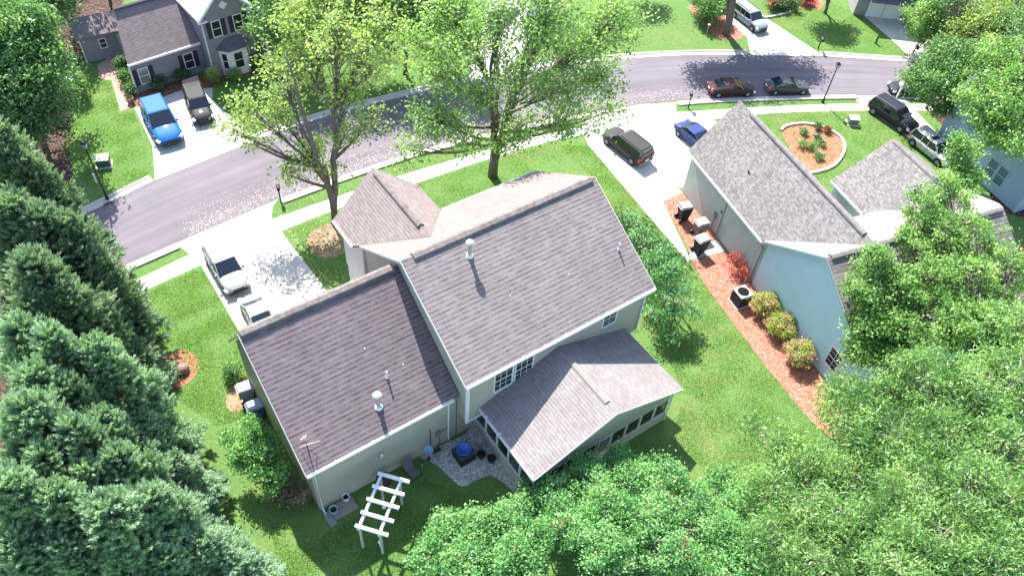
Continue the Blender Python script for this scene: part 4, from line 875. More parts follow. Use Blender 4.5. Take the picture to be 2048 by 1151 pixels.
car('parked_car', gp(498, 600), gp(551, 697), 'sedan', WHP, 'white car with sunroof partly hidden behind the wing roof ridge', 'car', L=4.2, extras=('sunroof',))
car('parked_car', gp(985, 48), gp(1020, 22), 'sedan', WHP, 'white car behind the branches of the large maple at the top', 'car', L=4.2)
car('parked_car', gp(1062, 62), gp(1078, 22), 'suv', paint('slate_blue_paint', (.12, .15, .26), .5), 'slate blue car behind the large maple at the top', 'car', L=4.2)
car('parked_car', gp(1850, 186), gp(1788, 184), 'sedan', paint('black_paint', (.02, .022, .03), .3), 'black car at the kerb almost hidden under the right tree', 'car', L=4.2)

# ---------------------------------------------------------------- street furniture
def street_lamp(x, h, label, tilt=0):
    t = empty('street_lamp', x, 0, label, 'street lamp', 'black street lamps'); mb = MB()
    mb.lathe([(.13, 0), (.13, .25), (.09, .3), (.075, .7), (.06, .75), (.045, h - .6), (.07, h - .58), (.03, h - .55)], seg=12); mb.build('post', M_BLACK, t)
    mb = MB(); mb.hexa([(-.09, -.09, h - .52), (.09, -.09, h - .52), (.09, .09, h - .52), (-.09, .09, h - .52)], [(-.17, -.17, h - .12), (.17, -.17, h - .12), (.17, .17, h - .12), (-.17, .17, h - .12)]); hd = mb.build('lantern', mat('lantern_glass', (.35, .36, .36), .2, .5), t)
    mb = MB(); mb.hexa([(-.19, -.19, h - .118), (.19, -.19, h - .118), (.19, .19, h - .118), (-.19, .19, h - .118)], [(-.04, -.04, h + .08), (.04, -.04, h + .08), (.04, .04, h + .08), (-.04, .04, h + .08)])
    for a in (-1, 1):
        for b in (-1, 1): mb.tube([(a * .09, b * .09, h - .53), (a * .172, b * .172, h - .118)], .012, 5)
    mb.build('lantern_cap', M_BLACK, t)
street_lamp(gp(1645, 205), 4.15, 'black lamp post on the grass strip right of the grey parked car')
street_lamp(gp(215, 398), 5.3, 'black lamp post at the far kerb on the left beside the dark conifers')
def mailbox(x, rz, label, m=M_BLACK, h=1.15):
    t = empty('mailbox', x, rz, label, 'mailbox', None); mb = MB(); mb.box(-.05, .05, -.05, .05, 0, h + .15); mb.box(-.04, .04, -.42, .2, h - .12, h - .03); mb.build('post', m, t)
    mb = MB(); pr = [(-.13, 0), (.13, 0), (.13, .17), (.09, .26), (0, .29), (-.09, .26), (-.13, .17)]; mb.prism([(a, -.5, h - .028 + b) for a, b in pr], (0, .5, 0)); mb.build('letter_box', m, t)
    mb = MB(); mb.box(.135, .15, -.3, -.27, h + .05, h + .3); mb.build('flag', mat('mail_flag', (.4, .03, .03), .5), t)
mailbox(gp(1376, 217), rad(180), 'black mailbox on the grass strip left of the maroon car', h=1.3)
mailbox(gp(562, 404), rad(200), 'black mailbox by the end of the near driveway under the maple')
mailbox(gp(1636, 98), rad(0), 'black mailbox across the road beside the wide pale driveway', h=1.1)
mailbox(gp(1826, 107), rad(0), 'small black mailbox by the top right driveway', h=.8)
mailbox(gp(1792, 197), rad(180), 'white-posted mailbox left of the tree shading the road', M_WHITE, 1.3)
def utility_box(x, rz, label, m, s_=1.0):
    t = empty('utility_box', x, rz, label, 'utility box'); mb = MB(); mb.box(-.55 * s_, .55 * s_, -.45 * s_, .45 * s_, .08, .8 * s_); mb.build('cabinet', m, t, bevel=.02)
    mb = MB(); mb.hexa([(-.58 * s_, -.48 * s_, .801 * s_), (.58 * s_, -.48 * s_, .801 * s_), (.58 * s_, .48 * s_, .801 * s_), (-.58 * s_, .48 * s_, .801 * s_)], [(-.58 * s_, -.48 * s_, .86 * s_), (.58 * s_, -.48 * s_, .86 * s_), (.58 * s_, .48 * s_, .93 * s_), (-.58 * s_, .48 * s_, .93 * s_)]); mb.build('lid', mat('pale_green_lid', (.42, .47, .42), .5), t)
    mb = MB(); mb.box(-.7 * s_, .7 * s_, -.6 * s_, .6 * s_, 0, .079); mb.build('base', G_KERB, t)
utility_box(gp(1704, 247), rad(0), 'pale topped green utility box on the lawn beside the oval flower bed', mat('utility_green', (.12, .16, .11), .5), .75)
utility_box(gp(209, 330), rad(20), 'dark green utility box with pale lid behind the left lamp post', mat('utility_dark_green', (.04, .09, .07), .5), .85)
mb = MB(); mb.lathe([(.07, 0), (.07, .75), (.09, .78), (.09, .9), (.01, .93)], seg=10); o = mb.build('marker_post', M_WHITE); o.location = gp(194, 366); tag(o, 'short white marker post left of the left lamp post', 'post')
mb = MB(); mb.lathe([(.1, 0), (.1, .6), (.13, .65), (.12, .75), (.04, .85)], seg=10); o = mb.build('marker_post', mat('dark_green_post', (.03, .07, .04), .5)); o.location = gp(1751, 87); tag(o, 'short dark green post on the lawn at the top right', 'post')
mb = MB(); mb.lathe([(.03, 0), (.03, 1.0), (.12, 1.02), (.14, 1.15), (.02, 1.2)], seg=10); o = mb.build('marker_post', mat('pale_grey_post', (.5, .5, .5), .5)); o.location = gp(1413, 70); tag(o, 'thin pale post in the tree shade at the edge of the red mulch', 'post')
mb = MB(); mb.box(-.3, .3, -.12, .12, .0, .02); o = mb.build('storm_drain', M_BLACK); o.location = gp(216, 407) + Vector((0, 0, .02)); o.rotation_euler = (0, 0, rad(38)); tag(o, 'small black drain grate in the far kerb below the left lamp post', 'drain')
# planter barrel by the brick path, utility cart near the dark car
pot(gp(262, 206), 'round white-rimmed brown planter at the end of the pink brick path', .3, .5, mat('brown_barrel', (.25, .15, .12), .7))
t = empty('wooden_bench', gp(388, 178), Y3, 'pinkish garden bench in front of the purple-grey house', 'bench')
mb = MB(); mb.box(-.7, .7, -.22, .22, .4, .45); mb.build('seat', mat('pink_wood', (.4, .28, .28), .7), t); mb = MB(); mb.hexa([(-.7, .2, .46), (.7, .2, .46), (.7, .24, .46), (-.7, .24, .46)], [(-.7, .32, .9), (.7, .32, .9), (.7, .36, .9), (-.7, .36, .9)]); mb.build('backrest', MATS['pink_wood'], t)
for x in (-.6, .6):
    for y in (-.18, .18): mb = MB(); mb.box(x - .03, x + .03, y - .03, y + .03, 0, .4); mb.build('leg', MATS['pink_wood'], t)

# oval flower bed with pale stone edging
ring = smooth_line(px([(1561, 262), (1572, 253), (1600, 248), (1632, 251), (1661, 262), (1683, 278), (1689, 296), (1683, 314), (1668, 332), (1645, 342), (1618, 347), (1600, 340)]), 5)
sheet('mulch_bed', ring, .016, G_MULCH)
t = empty('stone_edging', (ring[0].x, ring[0].y, 0), 0, 'curved edging of pale stone blocks round the oval flower bed', 'edging')
rs = resample(ring, 46); mb = MB()
for a, b in zip(rs, rs[1:]):
    d = (b - a).normalized(); n_ = Vector((d.y, -d.x, 0)); mb.obox(a - rs[0], d, n_, .02, (b - a).length - .02, -.11, .13, 0, .16 + rng.random() * .03)
mb.build('stone_blocks', mat('pale_pink_stone', (.5, .42, .38), .9, noise=(6, .2), bump=(9, .5, .02)), t, bevel=.02)
ring2 = resample(smooth_line(px([(1500, 38), (1535, 36), (1572, 28), (1588, 20), (1586, 12)]), 5), 22)
t = empty('stone_edging', (ring2[0].x, ring2[0].y, 0), 0, 'pale stone edging of the shrub bed beside the curved far driveway', 'edging'); mb = MB()
for a, b in zip(ring2, ring2[1:]):
    d = (b - a).normalized(); n_ = Vector((d.y, -d.x, 0)); mb.obox(a - ring2[0], d, n_, .02, (b - a).length - .02, -.11, .13, 0, .18)
mb.build('stone_blocks', MATS['pale_pink_stone'], t, bevel=.02)

# ---------------------------------------------------------------- trees and plants
def leaf_mesh(name, c, d, n, L, wd, tint, m, parent, loc=None):
    """c centres, d long axes, n normals (all N x 3), L / wd sizes (N), tint per leaf"""
    N_ = len(c); d = d / np.linalg.norm(d, axis=1, keepdims=True); s_ = np.cross(d, n); s_ /= np.maximum(np.linalg.norm(s_, axis=1, keepdims=True), 1e-6)
    nn_ = np.cross(s_, d)
    L = np.asarray(L)[:, None] * np.ones((N_, 1)); wd = np.asarray(wd)[:, None] * np.ones((N_, 1))
    V = np.stack([c - d * L / 2, c + s_ * wd / 2 + nn_ * wd * .18, c + d * L / 2, c - s_ * wd / 2 + nn_ * wd * .18], 1).reshape(-1, 3)
    me = bpy.data.meshes.new(name); me.vertices.add(4 * N_); me.vertices.foreach_set('co', V.astype(np.float32).ravel())
    me.loops.add(4 * N_); me.loops.foreach_set('vertex_index', np.arange(4 * N_, dtype=np.int32))
    me.polygons.add(N_); me.polygons.foreach_set('loop_start', np.arange(0, 4 * N_, 4, dtype=np.int32)); me.polygons.foreach_set('loop_total', np.full(N_, 4, dtype=np.int32))
    at = me.attributes.new('tint', 'FLOAT', 'FACE'); at.data.foreach_set('value', np.asarray(tint, dtype=np.float32))
    me.materials.append(m); me.update(calc_edges=True)
    o = bpy.data.objects.new(name, me); C.objects.link(o); o.parent = parent
    return o
def unit(k):
    v = rng.normal(size=(k, 3)); return v / np.linalg.norm(v, axis=1, keepdims=True)
BARK = mat('grey_brown_bark', (.17, .14, .12), .9, .1, noise=(7, .35), bump=(14, .7, .03))
BARKP = mat('pale_bark', (.30, .27, .22), .85, .15, noise=(7, .3), bump=(14, .5, .02))
L_MAPLE = leafmat('maple_leaves', [(.20, .28, .09), (.33, .43, .15), (.47, .54, .25)], .45)
L_MAPLE2 = leafmat('green_maple_leaves', [(.13, .24, .08), (.26, .40, .14), (.42, .54, .23)], .4)
L_DEEP = leafmat('deep_green_leaves', [(.05, .11, .05), (.10, .19, .08), (.20, .30, .14)], .3, .4)
L_MID = leafmat('mid_green_leaves', [(.07, .16, .06), (.15, .28, .10), (.28, .42, .18)], .35, .42)
L_BRIGHT = leafmat('bright_green_leaves', [(.10, .21, .06), (.21, .37, .11), (.38, .51, .19)], .38, .42)
L_WILLOW = leafmat('willow_like_leaves', [(.08, .18, .06), (.20, .36, .12), (.38, .52, .21)], .35, .4)
L_MYRTLE = leafmat('myrtle_leaves', [(.09, .23, .08), (.20, .42, .14), (.34, .54, .22)], .35, .42)
L_RED = leafmat('red_tip_leaves', [(.22, .07, .05), (.34, .13, .09), (.4, .2, .12)], .3)
L_CON = leafmat('conifer_needles', [(.088, .154, .099), (.198, .297, .187), (.374, .473, .308)], .28, .5, .3)
L_CON2 = leafmat('blue_green_needles', [(.112, .202, .123), (.280, .414, .269), (.470, .594, .414)], .28, .5, .3)
L_PINK = leafmat('azalea_leaves', [(.55, .24, .25), (.42, .46, .12), (.30, .42, .10)], .3)
L_FLOW = leafmat('orange_leaves', [(.35, .12, .06), (.45, .22, .12), (.5, .35, .2)], .3)

def tree(name, label, cat, base, ells, lm, stems=1, trunk_r=.25, n_t=220, per=55, leaf=(.2, .12), rc=.45, shell=.72, bark=None, group=None, droop=0, up=.5, fork=.28, twig=1.0, red=None, trunk_top=None):
    bark = bark or BARK; base = Vector(base); t = empty(name, (base.x, base.y, 0), 0, label, cat, group)
    E_ = []
    for e in ells:
        if abs(e[0]) + abs(e[1]) > 8: c = gp(e[0], e[1], e[2]) - Vector((base.x, base.y, 0)); E_.append((np.array(c), e[3], e[4]))
        else: E_.append((np.array([e[0], e[1], e[2]]), e[3], e[4], ))
    zmax = max(e[0][2] + e[2] for e in E_); top = trunk_top or zmax * .72; mb = MB()
    ctr = sum(e[0] * e[1] for e in E_) / sum(e[1] for e in E_)
    S_ = []
    fz = top * fork
    for k in range(stems):
        a = 2 * pi * k / stems + rng.random(); sp = (0 if stems == 1 else .13 * top)
        end = np.array([ctr[0] * .75 + cos(a) * sp, ctr[1] * .75 + sin(a) * sp, top]); pts = []
        for i in range(9):
            f = i / 8; z = end[2] * f; lat = (0 if z < fz * .5 else ((z - fz * .5) / (top - fz * .5)) ** 1.05)
            pts.append(np.array([end[0] * lat, end[1] * lat, z]) + (rng.normal(size=3) * .12 * twig * min(f * 3, 1) if 0 < i < 8 else 0))
        S_.append(np.array(pts)); r0 = trunk_r * (1 if stems == 1 else .8)
        rr = [r0 * (1.25 if i == 0 else 1) * (1 - .8 * i / 8) for i in range(9)]; mb.tube([Vector(p) for p in pts], rr, 9)
    T_ = []; w_ = np.array([e[1] ** 2 * e[2] for e in E_]) ** .8; w_ /= w_.sum()
    for (c, rx, rz), ww_ in zip(E_, w_):
        # limb from the nearest stem point lower than the centre
        best = min(((np.linalg.norm(p - c) + 2.0 * abs(p[2] - c[2] * .62), si, pi_) for si, s in enumerate(S_) for pi_, p in enumerate(s)), key=lambda q: q[0])
        p0 = S_[best[1]][best[2]]; mid = (p0 + c) / 2 + np.array([0, 0, -.12 * np.linalg.norm(c - p0)]) + rng.normal(size=3) * .15
        limb = [p0 * (1 - f) ** 2 + mid * 2 * f * (1 - f) + c * f * f for f in np.linspace(0, 1, 6)]
        rl = trunk_r * .42 * (1 - .8 * best[2] / 8) + .03; mb.tube([Vector(p) for p in limb], [rl * (1 - .75 * i / 5) for i in range(6)], 6)
        k = max(6, int(n_t * ww_)); u_ = unit(k); rad_ = (shell + (1 - shell) * rng.random(k)) * (rng.random(k) ** .25)
        tp = c + u_ * rad_[:, None] * np.array([rx, rx, rz]); T_.append(tp); limb = np.array(limb)
        for q in tp:
            lp = limb[rng.integers(2, 6)]; md = (lp + q) / 2 + rng.normal(size=3) * .12 + np.array([0, 0, .08 * np.linalg.norm(q - lp)])
            mb.tube([Vector(lp), Vector(md), Vector(q)], [.035 * twig, .022 * twig, .008], 4, cap=False)
    mb.build('trunk', bark, t, smooth=True, fix=False)
    T_ = np.concatenate(T_); T_ = T_[T_[:, 2] > .25]; k = len(T_); N_ = k * per
    cl = np.repeat(np.arange(k), per); off = rng.normal(size=(N_, 3)) * rc * np.array([1, 1, .62]); c = T_[cl] + off
    if droop: c[:, 2] -= np.abs(off[:, 0] + off[:, 1]) * droop * .6
    c[:, 2] = np.maximum(c[:, 2], .12)
    n_ = unit(N_) + np.array([0, 0, up]); d = unit(N_); d = d - n_ * (d * n_).sum(1, keepdims=True) / (n_ * n_).sum(1, keepdims=True)
    d[:, 2] -= droop
    sz = .7 + .6 * rng.random(N_); tint = np.clip(.5 + .34 * rng.normal(size=k)[cl] + .2 * rng.normal(size=N_), 0, 1)
    LL, WW, mi = leaf[0] * sz, leaf[1] * sz, None
    if red:
        m2, cnt = red; sel = T_[np.argsort(T_[:, 2] + rng.normal(size=k) * .5)[-cnt:]]; N2 = cnt * 14; c2 = np.repeat(sel, 14, 0) + rng.normal(size=(N2, 3)) * .16 + [0, 0, .3]
        mi = np.concatenate([np.zeros(N_, int), np.ones(N2, int)]); c = np.concatenate([c, c2]); d = np.concatenate([d, unit(N2)]); n_ = np.concatenate([n_, unit(N2)]); LL = np.concatenate([LL, np.full(N2, .16)]); WW = np.concatenate([WW, np.full(N2, .09)]); tint = np.concatenate([tint, rng.random(N2)])
    crown = leaf_mesh('crown', c, d, n_, LL, WW, tint, lm, t)
    if red: crown.data.materials.append(red[0]); crown.data.polygons.foreach_set('material_index', mi.astype(np.int32))
    return t

def conifer_mesh(H_, R_, n_pl, seed, lm, bare=.12):
    """returns prototype meshes: trunk with boughs, crown of feathery sprays"""
    mb = MB(); mb.tube([(0, 0, 0), (.1, .05, H_ * .5), (0, 0, H_ * .97)], [.24, .15, .02], 8)
    cs, ds, ns, Ls, tt = [], [], [], [], []
    for k in range(n_pl):
        f = bare + (1 - bare) * (rng.random() ** 1.25); z = H_ * f; a = rng.random() * 2 * pi
        lob = 1 + .22 * sin(3 * a + seed + z * 1.1) + .15 * sin(5 * a + 2 * seed - z * 1.7)
        r = R_ * ((1 - f) ** .62) * lob * (.62 + .38 * rng.random() ** .5) + .05
        el = rad(8 + 50 * f + rng.normal() * 9)
        root = np.array([0, 0, max(z - r * .35, .3)]); tip = np.array([cos(a) * r, sin(a) * r, z]); o = np.array([cos(a) * cos(el), sin(a) * cos(el), sin(el)])
        if k % 2 == 0: mb.tube([Vector(root), Vector((root + tip) / 2 + [0, 0, -.05 * r]), Vector(tip)], [.045, .03, .012], 4, cap=False)
        nb = 3; side = np.cross(o, [0, 0, 1]); side /= np.linalg.norm(side); upv = np.cross(side, o)
        ct = rng.normal() * .25
        for b in range(nb + 1):
            oo = o if b == 0 else o + side * rng.normal() * .75 + upv * rng.normal() * .3; oo /= np.linalg.norm(oo); pl = (.75 + .4 * rng.random()) * (1 if b == 0 else .75)
            nl = 40; ts = rng.random(nl); ph = rng.random(nl) * 2 * pi
            s2 = np.cross(oo, [0, 0, 1]); s2 /= max(np.linalg.norm(s2), 1e-3); u2 = np.cross(s2, oo)
            st = tip - o * .25; p = st + oo * (ts * pl)[:, None]
            dd = oo * 1.0 + s2 * np.cos(ph)[:, None] * .62 + u2 * np.sin(ph)[:, None] * .4; dd /= np.linalg.norm(dd, axis=1, keepdims=True)
            LL = .40 * (1.15 - .6 * ts); cs.append(p + dd * LL[:, None] / 2 + np.outer(ts ** 2, [0, 0, .06])); ds.append(dd); ns.append(unit(nl) + np.array([0, 0, .9])); Ls.append(LL); tt.append(.42 + ct * .6 + .30 * ts + .12 * rng.normal(size=nl))
    c, d, n_, L_, t_ = map(np.concatenate, (cs, ds, ns, Ls, tt))
    tr = mb.build('trunk', mat('brown_conifer_bark', (.22, .15, .12), .9, .1, noise=(6, .35)), None, smooth=True, fix=False)
    cr = leaf_mesh('crown', c, d, n_, L_, np.full(len(c), .055), np.clip(t_, 0, 1), lm, None)
    return tr, cr
PROTO = [conifer_mesh(13, 3.1, 620, 1.0, L_CON), conifer_mesh(12, 2.8, 560, 2.7, L_CON2), conifer_mesh(11, 3.2, 620, 4.4, L_CON2)]
CONIF = [  # apex pixel, height, proto, extra radius, where
 (-15, 262, 13, 0, 1.0, 'dark conifer at the left edge below the big leafy tree'),
 (42, 318, 11.5, 0, .9, 'dark conifer right of the left edge, level with the bright blue car'),
 (15, 400, 13, 0, 1.1, 'dark conifer at the left edge beside the far end of the road'),
 (78, 425, 12.5, 0, .9, 'tall dark conifer hiding the left end of the road'),
 (128, 440, 11.5, 0, .85, 'dark conifer standing closest to the left end of the sidewalk'),
 (60, 520, 12.5, 0, 1.0, 'dark conifer second row behind the sidewalk end'),
 (150, 552, 8, 0, .85, 'dark conifer just left of the lawn with the mulch ring'),
 (30, 650, 12, 1, .9, 'pale tipped conifer at the left edge, middle height'),
 (95, 668, 12, 1, .85, 'pale tipped conifer above the brown gap at left'),
 (185, 690, 11, 2, .8, 'pale tipped conifer left of the orange mulch ring'),
 (172, 735, 9, 1, .85, 'pale tipped conifer whose shadow falls on the mulch ring'),
 (272, 830, 7, 2, .8, 'small pale conifer between mulch ring and pergola lawn'),
 (45, 815, 12, 2, .9, 'large pale conifer in the lower left, third from the bottom'),
 (140, 850, 11, 1, .85, 'feathery pale conifer in the middle of the lower left grove'),
 (230, 905, 9.5, 2, .85, 'feathery conifer beside the brown clearing lower left'),
 (15, 960, 12, 1, .85, 'pale conifer at the left edge near the bottom corner'),
 (100, 985, 11, 2, .8, 'pale conifer near the bottom left, second from the edge'),
 (205, 1010, 10.5, 2, 1.0, 'broad bright feathery conifer at the bottom, nearest the camera'),
 (300, 985, 9.5, 1, .95, 'bright feathery conifer at the bottom beside the broad one'),
 (395, 1075, 6.5, 2, .9, 'low bright conifer at the bottom left of the pergola'),
 (470, 1120, 5.0, 1, .8, 'lowest conifer at the bottom edge nearest the pergola'),
 (60, 600, 11, 0, .9, 'dark conifer behind the pale tipped ones, left part of the grove'),
 (110, 575, 11, 0, .9, 'dark conifer between the sidewalk end and the pale tipped ones'),
 (130, 765, 10.5, 1, .85, 'pale conifer filling the grove left of the mulch ring, second row'),
 (60, 745, 11.5, 2, .85, 'pale conifer near the left edge between the brown gap and the large one'),
 (195, 830, 9.5, 2, .8, 'pale conifer above the brown clearing at lower left'),
 (80, 905, 11, 1, .8, 'pale conifer in the lower left grove, half behind the large pale one'),
 (165, 935, 10, 1, .75, 'narrow pale conifer left of the brown clearing'),
 (120, 1085, 9.5, 1, .9, 'pale conifer cut by the bottom edge at the far left'),
 (235, 1100, 8.5, 2, .9, 'pale conifer cut by the bottom edge left of the grove middle'),
 (330, 1105, 7.5, 1, .9, 'pale conifer cut by the bottom edge right of the grove middle'),
 (20, 1080, 10, 2, .9, 'pale conifer in the bottom left corner'),
 (345, 915, 5.5, 1, .75, 'short dark conifer at the edge of the back lawn')]
used = set()
for (ax, ay, h, pi_, rs_, lb) in CONIF:
    a = gp(ax, ay, h); t = empty('conifer_tree', (a.x, a.y, 0), rng.random() * 6.28, lb, 'conifer', 'conifers in the left grove')
    tr, cr = PROTO[pi_]; Hp = (13, 12, 11)[pi_]
    for o in (tr, cr):
        if pi_ in used: o = o.copy(); C.objects.link(o)
        o.parent = t
    used.add(pi_); s_ = h / Hp; t.scale = (rs_ * max(s_, .75),) * 2 + (s_,)

tree('maple_tree', 'two-stemmed maple with sparse yellow-green leaves behind the front gable', 'tree', gp(672, 447),
     [(560, 225, 8, 2.3, 1.6), (500, 215, 9, 1.9, 1.3), (470, 260, 7.5, 1.6, 1.0), (560, 130, 11, 2.2, 1.6), (610, 120, 12, 2.6, 2), (600, 40, 13.5, 2.6, 2), (680, 70, 14, 2.8, 2), (740, 130, 12, 2.4, 1.8), (690, 180, 10, 2.2, 1.6), (760, 40, 14, 2.4, 1.8), (620, 300, 6, 1.8, 1.2), (690, 270, 7, 1.8, 1.3), (650, -30, 15, 2.6, 2), (595, -10, 14, 2.0, 1.5), (745, 235, 8, 1.7, 1.2), (580, 350, 4.5, 1.4, .9), (610, 315, 5.5, 1.9, 1.1), (510, 290, 6.5, 1.5, .9), (650, 330, 5, 1.3, .9)],
     L_MAPLE, stems=2, trunk_r=.36, n_t=540, per=21, leaf=(.24, .17), rc=.42, shell=.35, fork=.25, trunk_top=13.5)
tree('maple_tree', 'large multi-stemmed green maple on the front lawn right of centre', 'tree', gp(985, 352),
     [(880, 150, 10, 2.6, 2), (860, 240, 7.5, 2.4, 1.5), (940, 90, 12.5, 2.6, 2), (1000, 40, 14.5, 3, 2), (1080, 60, 14, 3, 2), (1160, 90, 12, 3, 2), (1220, 60, 12.5, 2.6, 2), (1200, 150, 9.5, 2.8, 1.8), (1120, 170, 10, 2.8, 2), (1040, 150, 11.5, 2.6, 2), (960, 190, 9.5, 2.3, 1.6), (1130, 240, 7, 2.6, 1.5), (1050, 250, 7, 2.2, 1.4), (1210, 225, 6.5, 2.0, 1.2), (830, 80, 11, 2.2, 1.6), (900, 20, 14, 2.4, 1.8), (1240, 20, 13.5, 2.4, 1.8), (1100, -20, 16, 2.8, 2), (930, 285, 5, 2, 1.2), (820, 300, 5, 1.7, 1.0), (900, 250, 6.5, 1.8, 1.2), (1010, 290, 5, 1.6, 1)],
     L_MAPLE2, stems=4, trunk_r=.40, n_t=900, per=23, leaf=(.25, .17), rc=.48, shell=.4, fork=.18, trunk_top=14)
tree('broadleaf_tree', 'big dense dark green leafy tree in the upper left corner', 'tree', gp(85, 255),
     [(35, 90, 9, 3.2, 3), (0, 60, 10, 3.2, 3), (68, 130, 8, 2.6, 2.4), (25, 180, 7, 3.0, 2.6), (85, 200, 4.5, 2.2, 2.2), (60, 55, 9.5, 2.1, 2.2), (-5, 160, 8, 3.2, 2.6), (115, 150, 4.5, 1.6, 1.8)],
     L_MID, trunk_r=.35, n_t=430, per=75, leaf=(.26, .17), rc=.5, shell=.75)
tree('broadleaf_tree', 'rounded grey-green tree at the left edge under the big leafy one', 'tree', gp(70, 300),
     [(35, 215, 6, 2.6, 2.2), (75, 240, 4.5, 2.2, 2), (5, 250, 6, 2.4, 2)], L_DEEP, trunk_r=.22, n_t=170, per=70, leaf=(.24, .15), rc=.42)
for k, (x, y, h, lb) in enumerate(((120, 20, 7, 'dark woodland tree behind the shed, leftmost'), (190, 5, 7, 'dark woodland tree directly behind the shed roof'), (250, -20, 8, 'dark woodland tree behind the purple-grey wing roof'), (20, -20, 9, 'dark tree in the top left corner of the wood'))):
    b = gp(x + 6, y + 60) if k else gp(112, 95)
    b = b + Vector((0, 3.5, 0)) if k in (1, 2) else b
    tree('woodland_tree', lb, 'tree', b, [(0, 0, h, 3.0, 2.6), (1.6, .5, h * .7, 2.2, 2), (-1.6, -.8, h * .62, 2.4, 2)], L_MID, trunk_r=.22, n_t=150, per=60, leaf=(.3, .19), rc=.5, group='dark trees behind the purple-grey house')
for k, (x, y, h, lb) in enumerate(((560, -10, 8, 'dark tree at the top edge left of the maple crowns'), (700, -15, 8, 'dark tree at the top edge between the two maples'), (800, -5, 8, 'dark tree at the top edge behind the large maple'), (880, -20, 8, 'dark green tree at the top edge left of the white car'))):
    a = gp(x, y, h); tree('woodland_tree', lb, 'tree', (a.x, a.y + 1, 0), [(0, 0, h, 2.8, 2.4), (1.2, .5, h * .7, 2.2, 2), (-1.2, -.8, h * .62, 2.2, 2)], L_MID, trunk_r=.22, n_t=120, per=50, leaf=(.3, .19), rc=.5, group='dark trees beyond the front lawns')
# upper right
tree('broadleaf_tree', 'tall spreading tree by the curved driveway casting shade on the road', 'tree', gp(1452, 70),
     [(1440, -70, 8, 3.0, 2.2), (1500, -110, 9, 3, 2.4), (1390, -60, 7.5, 2.4, 1.8), (1560, -90, 8, 2.6, 2), (1480, -160, 11, 3, 2.4), (1420, -130, 10, 3, 2)], L_MID, stems=3, trunk_r=.42, n_t=480, per=66, leaf=(.26, .17), rc=.5, trunk_top=9.5)
tree('shrub', 'dense rounded green shrub on the red mulch under the spreading tree', 'shrub', gp(1412, 48), [(0, 0, 1.5, 1.7, 1.3), (1.0, .9, 1.6, 1.4, 1.3), (-.3, 1.6, 1.4, 1.4, 1.1)], L_MID, trunk_r=.1, n_t=110, per=60, leaf=(.2, .13), rc=.28)
tree('broadleaf_tree', 'tree on the far lawn whose long shadow reaches across the grass', 'tree', gp(1650, 27), [(1655, -50, 4.5, 2.0, 1.6), (1640, -80, 5.5, 1.8, 1.5), (1672, -70, 5, 1.6, 1.4)], L_MID, trunk_r=.2, n_t=110, per=50, leaf=(.24, .15), rc=.4, stems=2)
tree('broadleaf_tree', 'unseen tree above the frame, left of the red mulch island, shading the lawn', 'tree', gp(1275, -20), [(1270, -90, 4.5, 1.9, 1.6), (1300, -80, 4, 1.5, 1.3)], L_MAPLE, trunk_r=.15, n_t=60, per=45, leaf=(.24, .15), rc=.4)  # stands wholly out of view; only its shade on the lawn comes in
tree('broadleaf_tree', 'fresh green rounded tree right of the pale driveway at the top', 'tree', gp(1868, 105),
     [(1850, 30, 3.6, 2.1, 1.8), (1880, 60, 2.8, 1.8, 1.5), (1840, 65, 2.2, 1.3, 1.2), (1875, 0, 4, 1.8, 1.5)], L_BRIGHT, trunk_r=.16, n_t=150, per=55, leaf=(.22, .14), rc=.34)
tree('broadleaf_tree', 'thin grey-green tree at the top beside the rounded fresh green one', 'tree', gp(1912, 115),
     [(1915, 20, 5, 2.0, 1.8), (1935, 50, 4, 1.6, 1.4), (1900, -20, 5.5, 1.8, 1.6)], L_DEEP, trunk_r=.15, n_t=110, per=35, leaf=(.22, .13), rc=.38)
for x, y, z, lb, lm in ((1975, 30, 6, 'pale brownish tree in the upper right corner wood', L_MAPLE), (2030, 60, 6, 'leafy tree in the far upper right corner', L_MID), (2035, 0, 7, 'hazy green tree touching the top right corner', L_MAPLE2), (1965, 110, 4.5, 'olive shrubby tree behind the kerbside tree', L_MAPLE)):
    a = gp(x, y, z); tree('broadleaf_tree', lb, 'tree', (a.x, a.y, 0), [(0, 0, z, 2.2, 2.0), (1.2, -.6, z * .7, 1.8, 1.5), (-1.2, .3, z * .65, 1.8, 1.5)], lm, trunk_r=.16, n_t=120, per=42, leaf=(.22, .14), rc=.42, group='trees in the upper right wood')
tree('broadleaf_tree', 'dense green kerbside tree overhanging the road at the right', 'tree', gp(1925, 262),
     [(1900, 160, 5, 2.6, 2), (1850, 165, 4.2, 1.8, 1.3), (1960, 130, 6, 2.6, 2), (1940, 190, 4.5, 2.4, 1.8), (1885, 215, 3.3, 1.2, 1.0), (1990, 170, 5.5, 2.2, 2), (1890, 110, 6, 2.0, 1.5), (1830, 150, 4.5, 1.2, .8)], L_MID, trunk_r=.25, n_t=360, per=62, leaf=(.24, .15), rc=.38, stems=2)
tree('broadleaf_tree', 'yellow-green leafy tree in front of the kerbside tree at the right edge', 'tree', gp(2030, 330),
     [(2020, 160, 8, 2.2, 2), (1990, 210, 7, 1.8, 1.6), (2040, 220, 7.5, 2.2, 2), (2010, 270, 5.5, 1.8, 1.4), (2046, 110, 9, 2, 1.8), (1985, 120, 8, 1.4, 1.2), (1955, 235, 6, 1.4, 1.2), (1990, 262, 6, 1.2, 1.0), (2035, 290, 6.5, 1.1, .9), (1935, 190, 6.5, 1.2, 1.0)], L_BRIGHT, trunk_r=.22, n_t=240, per=60, leaf=(.24, .15), rc=.36)
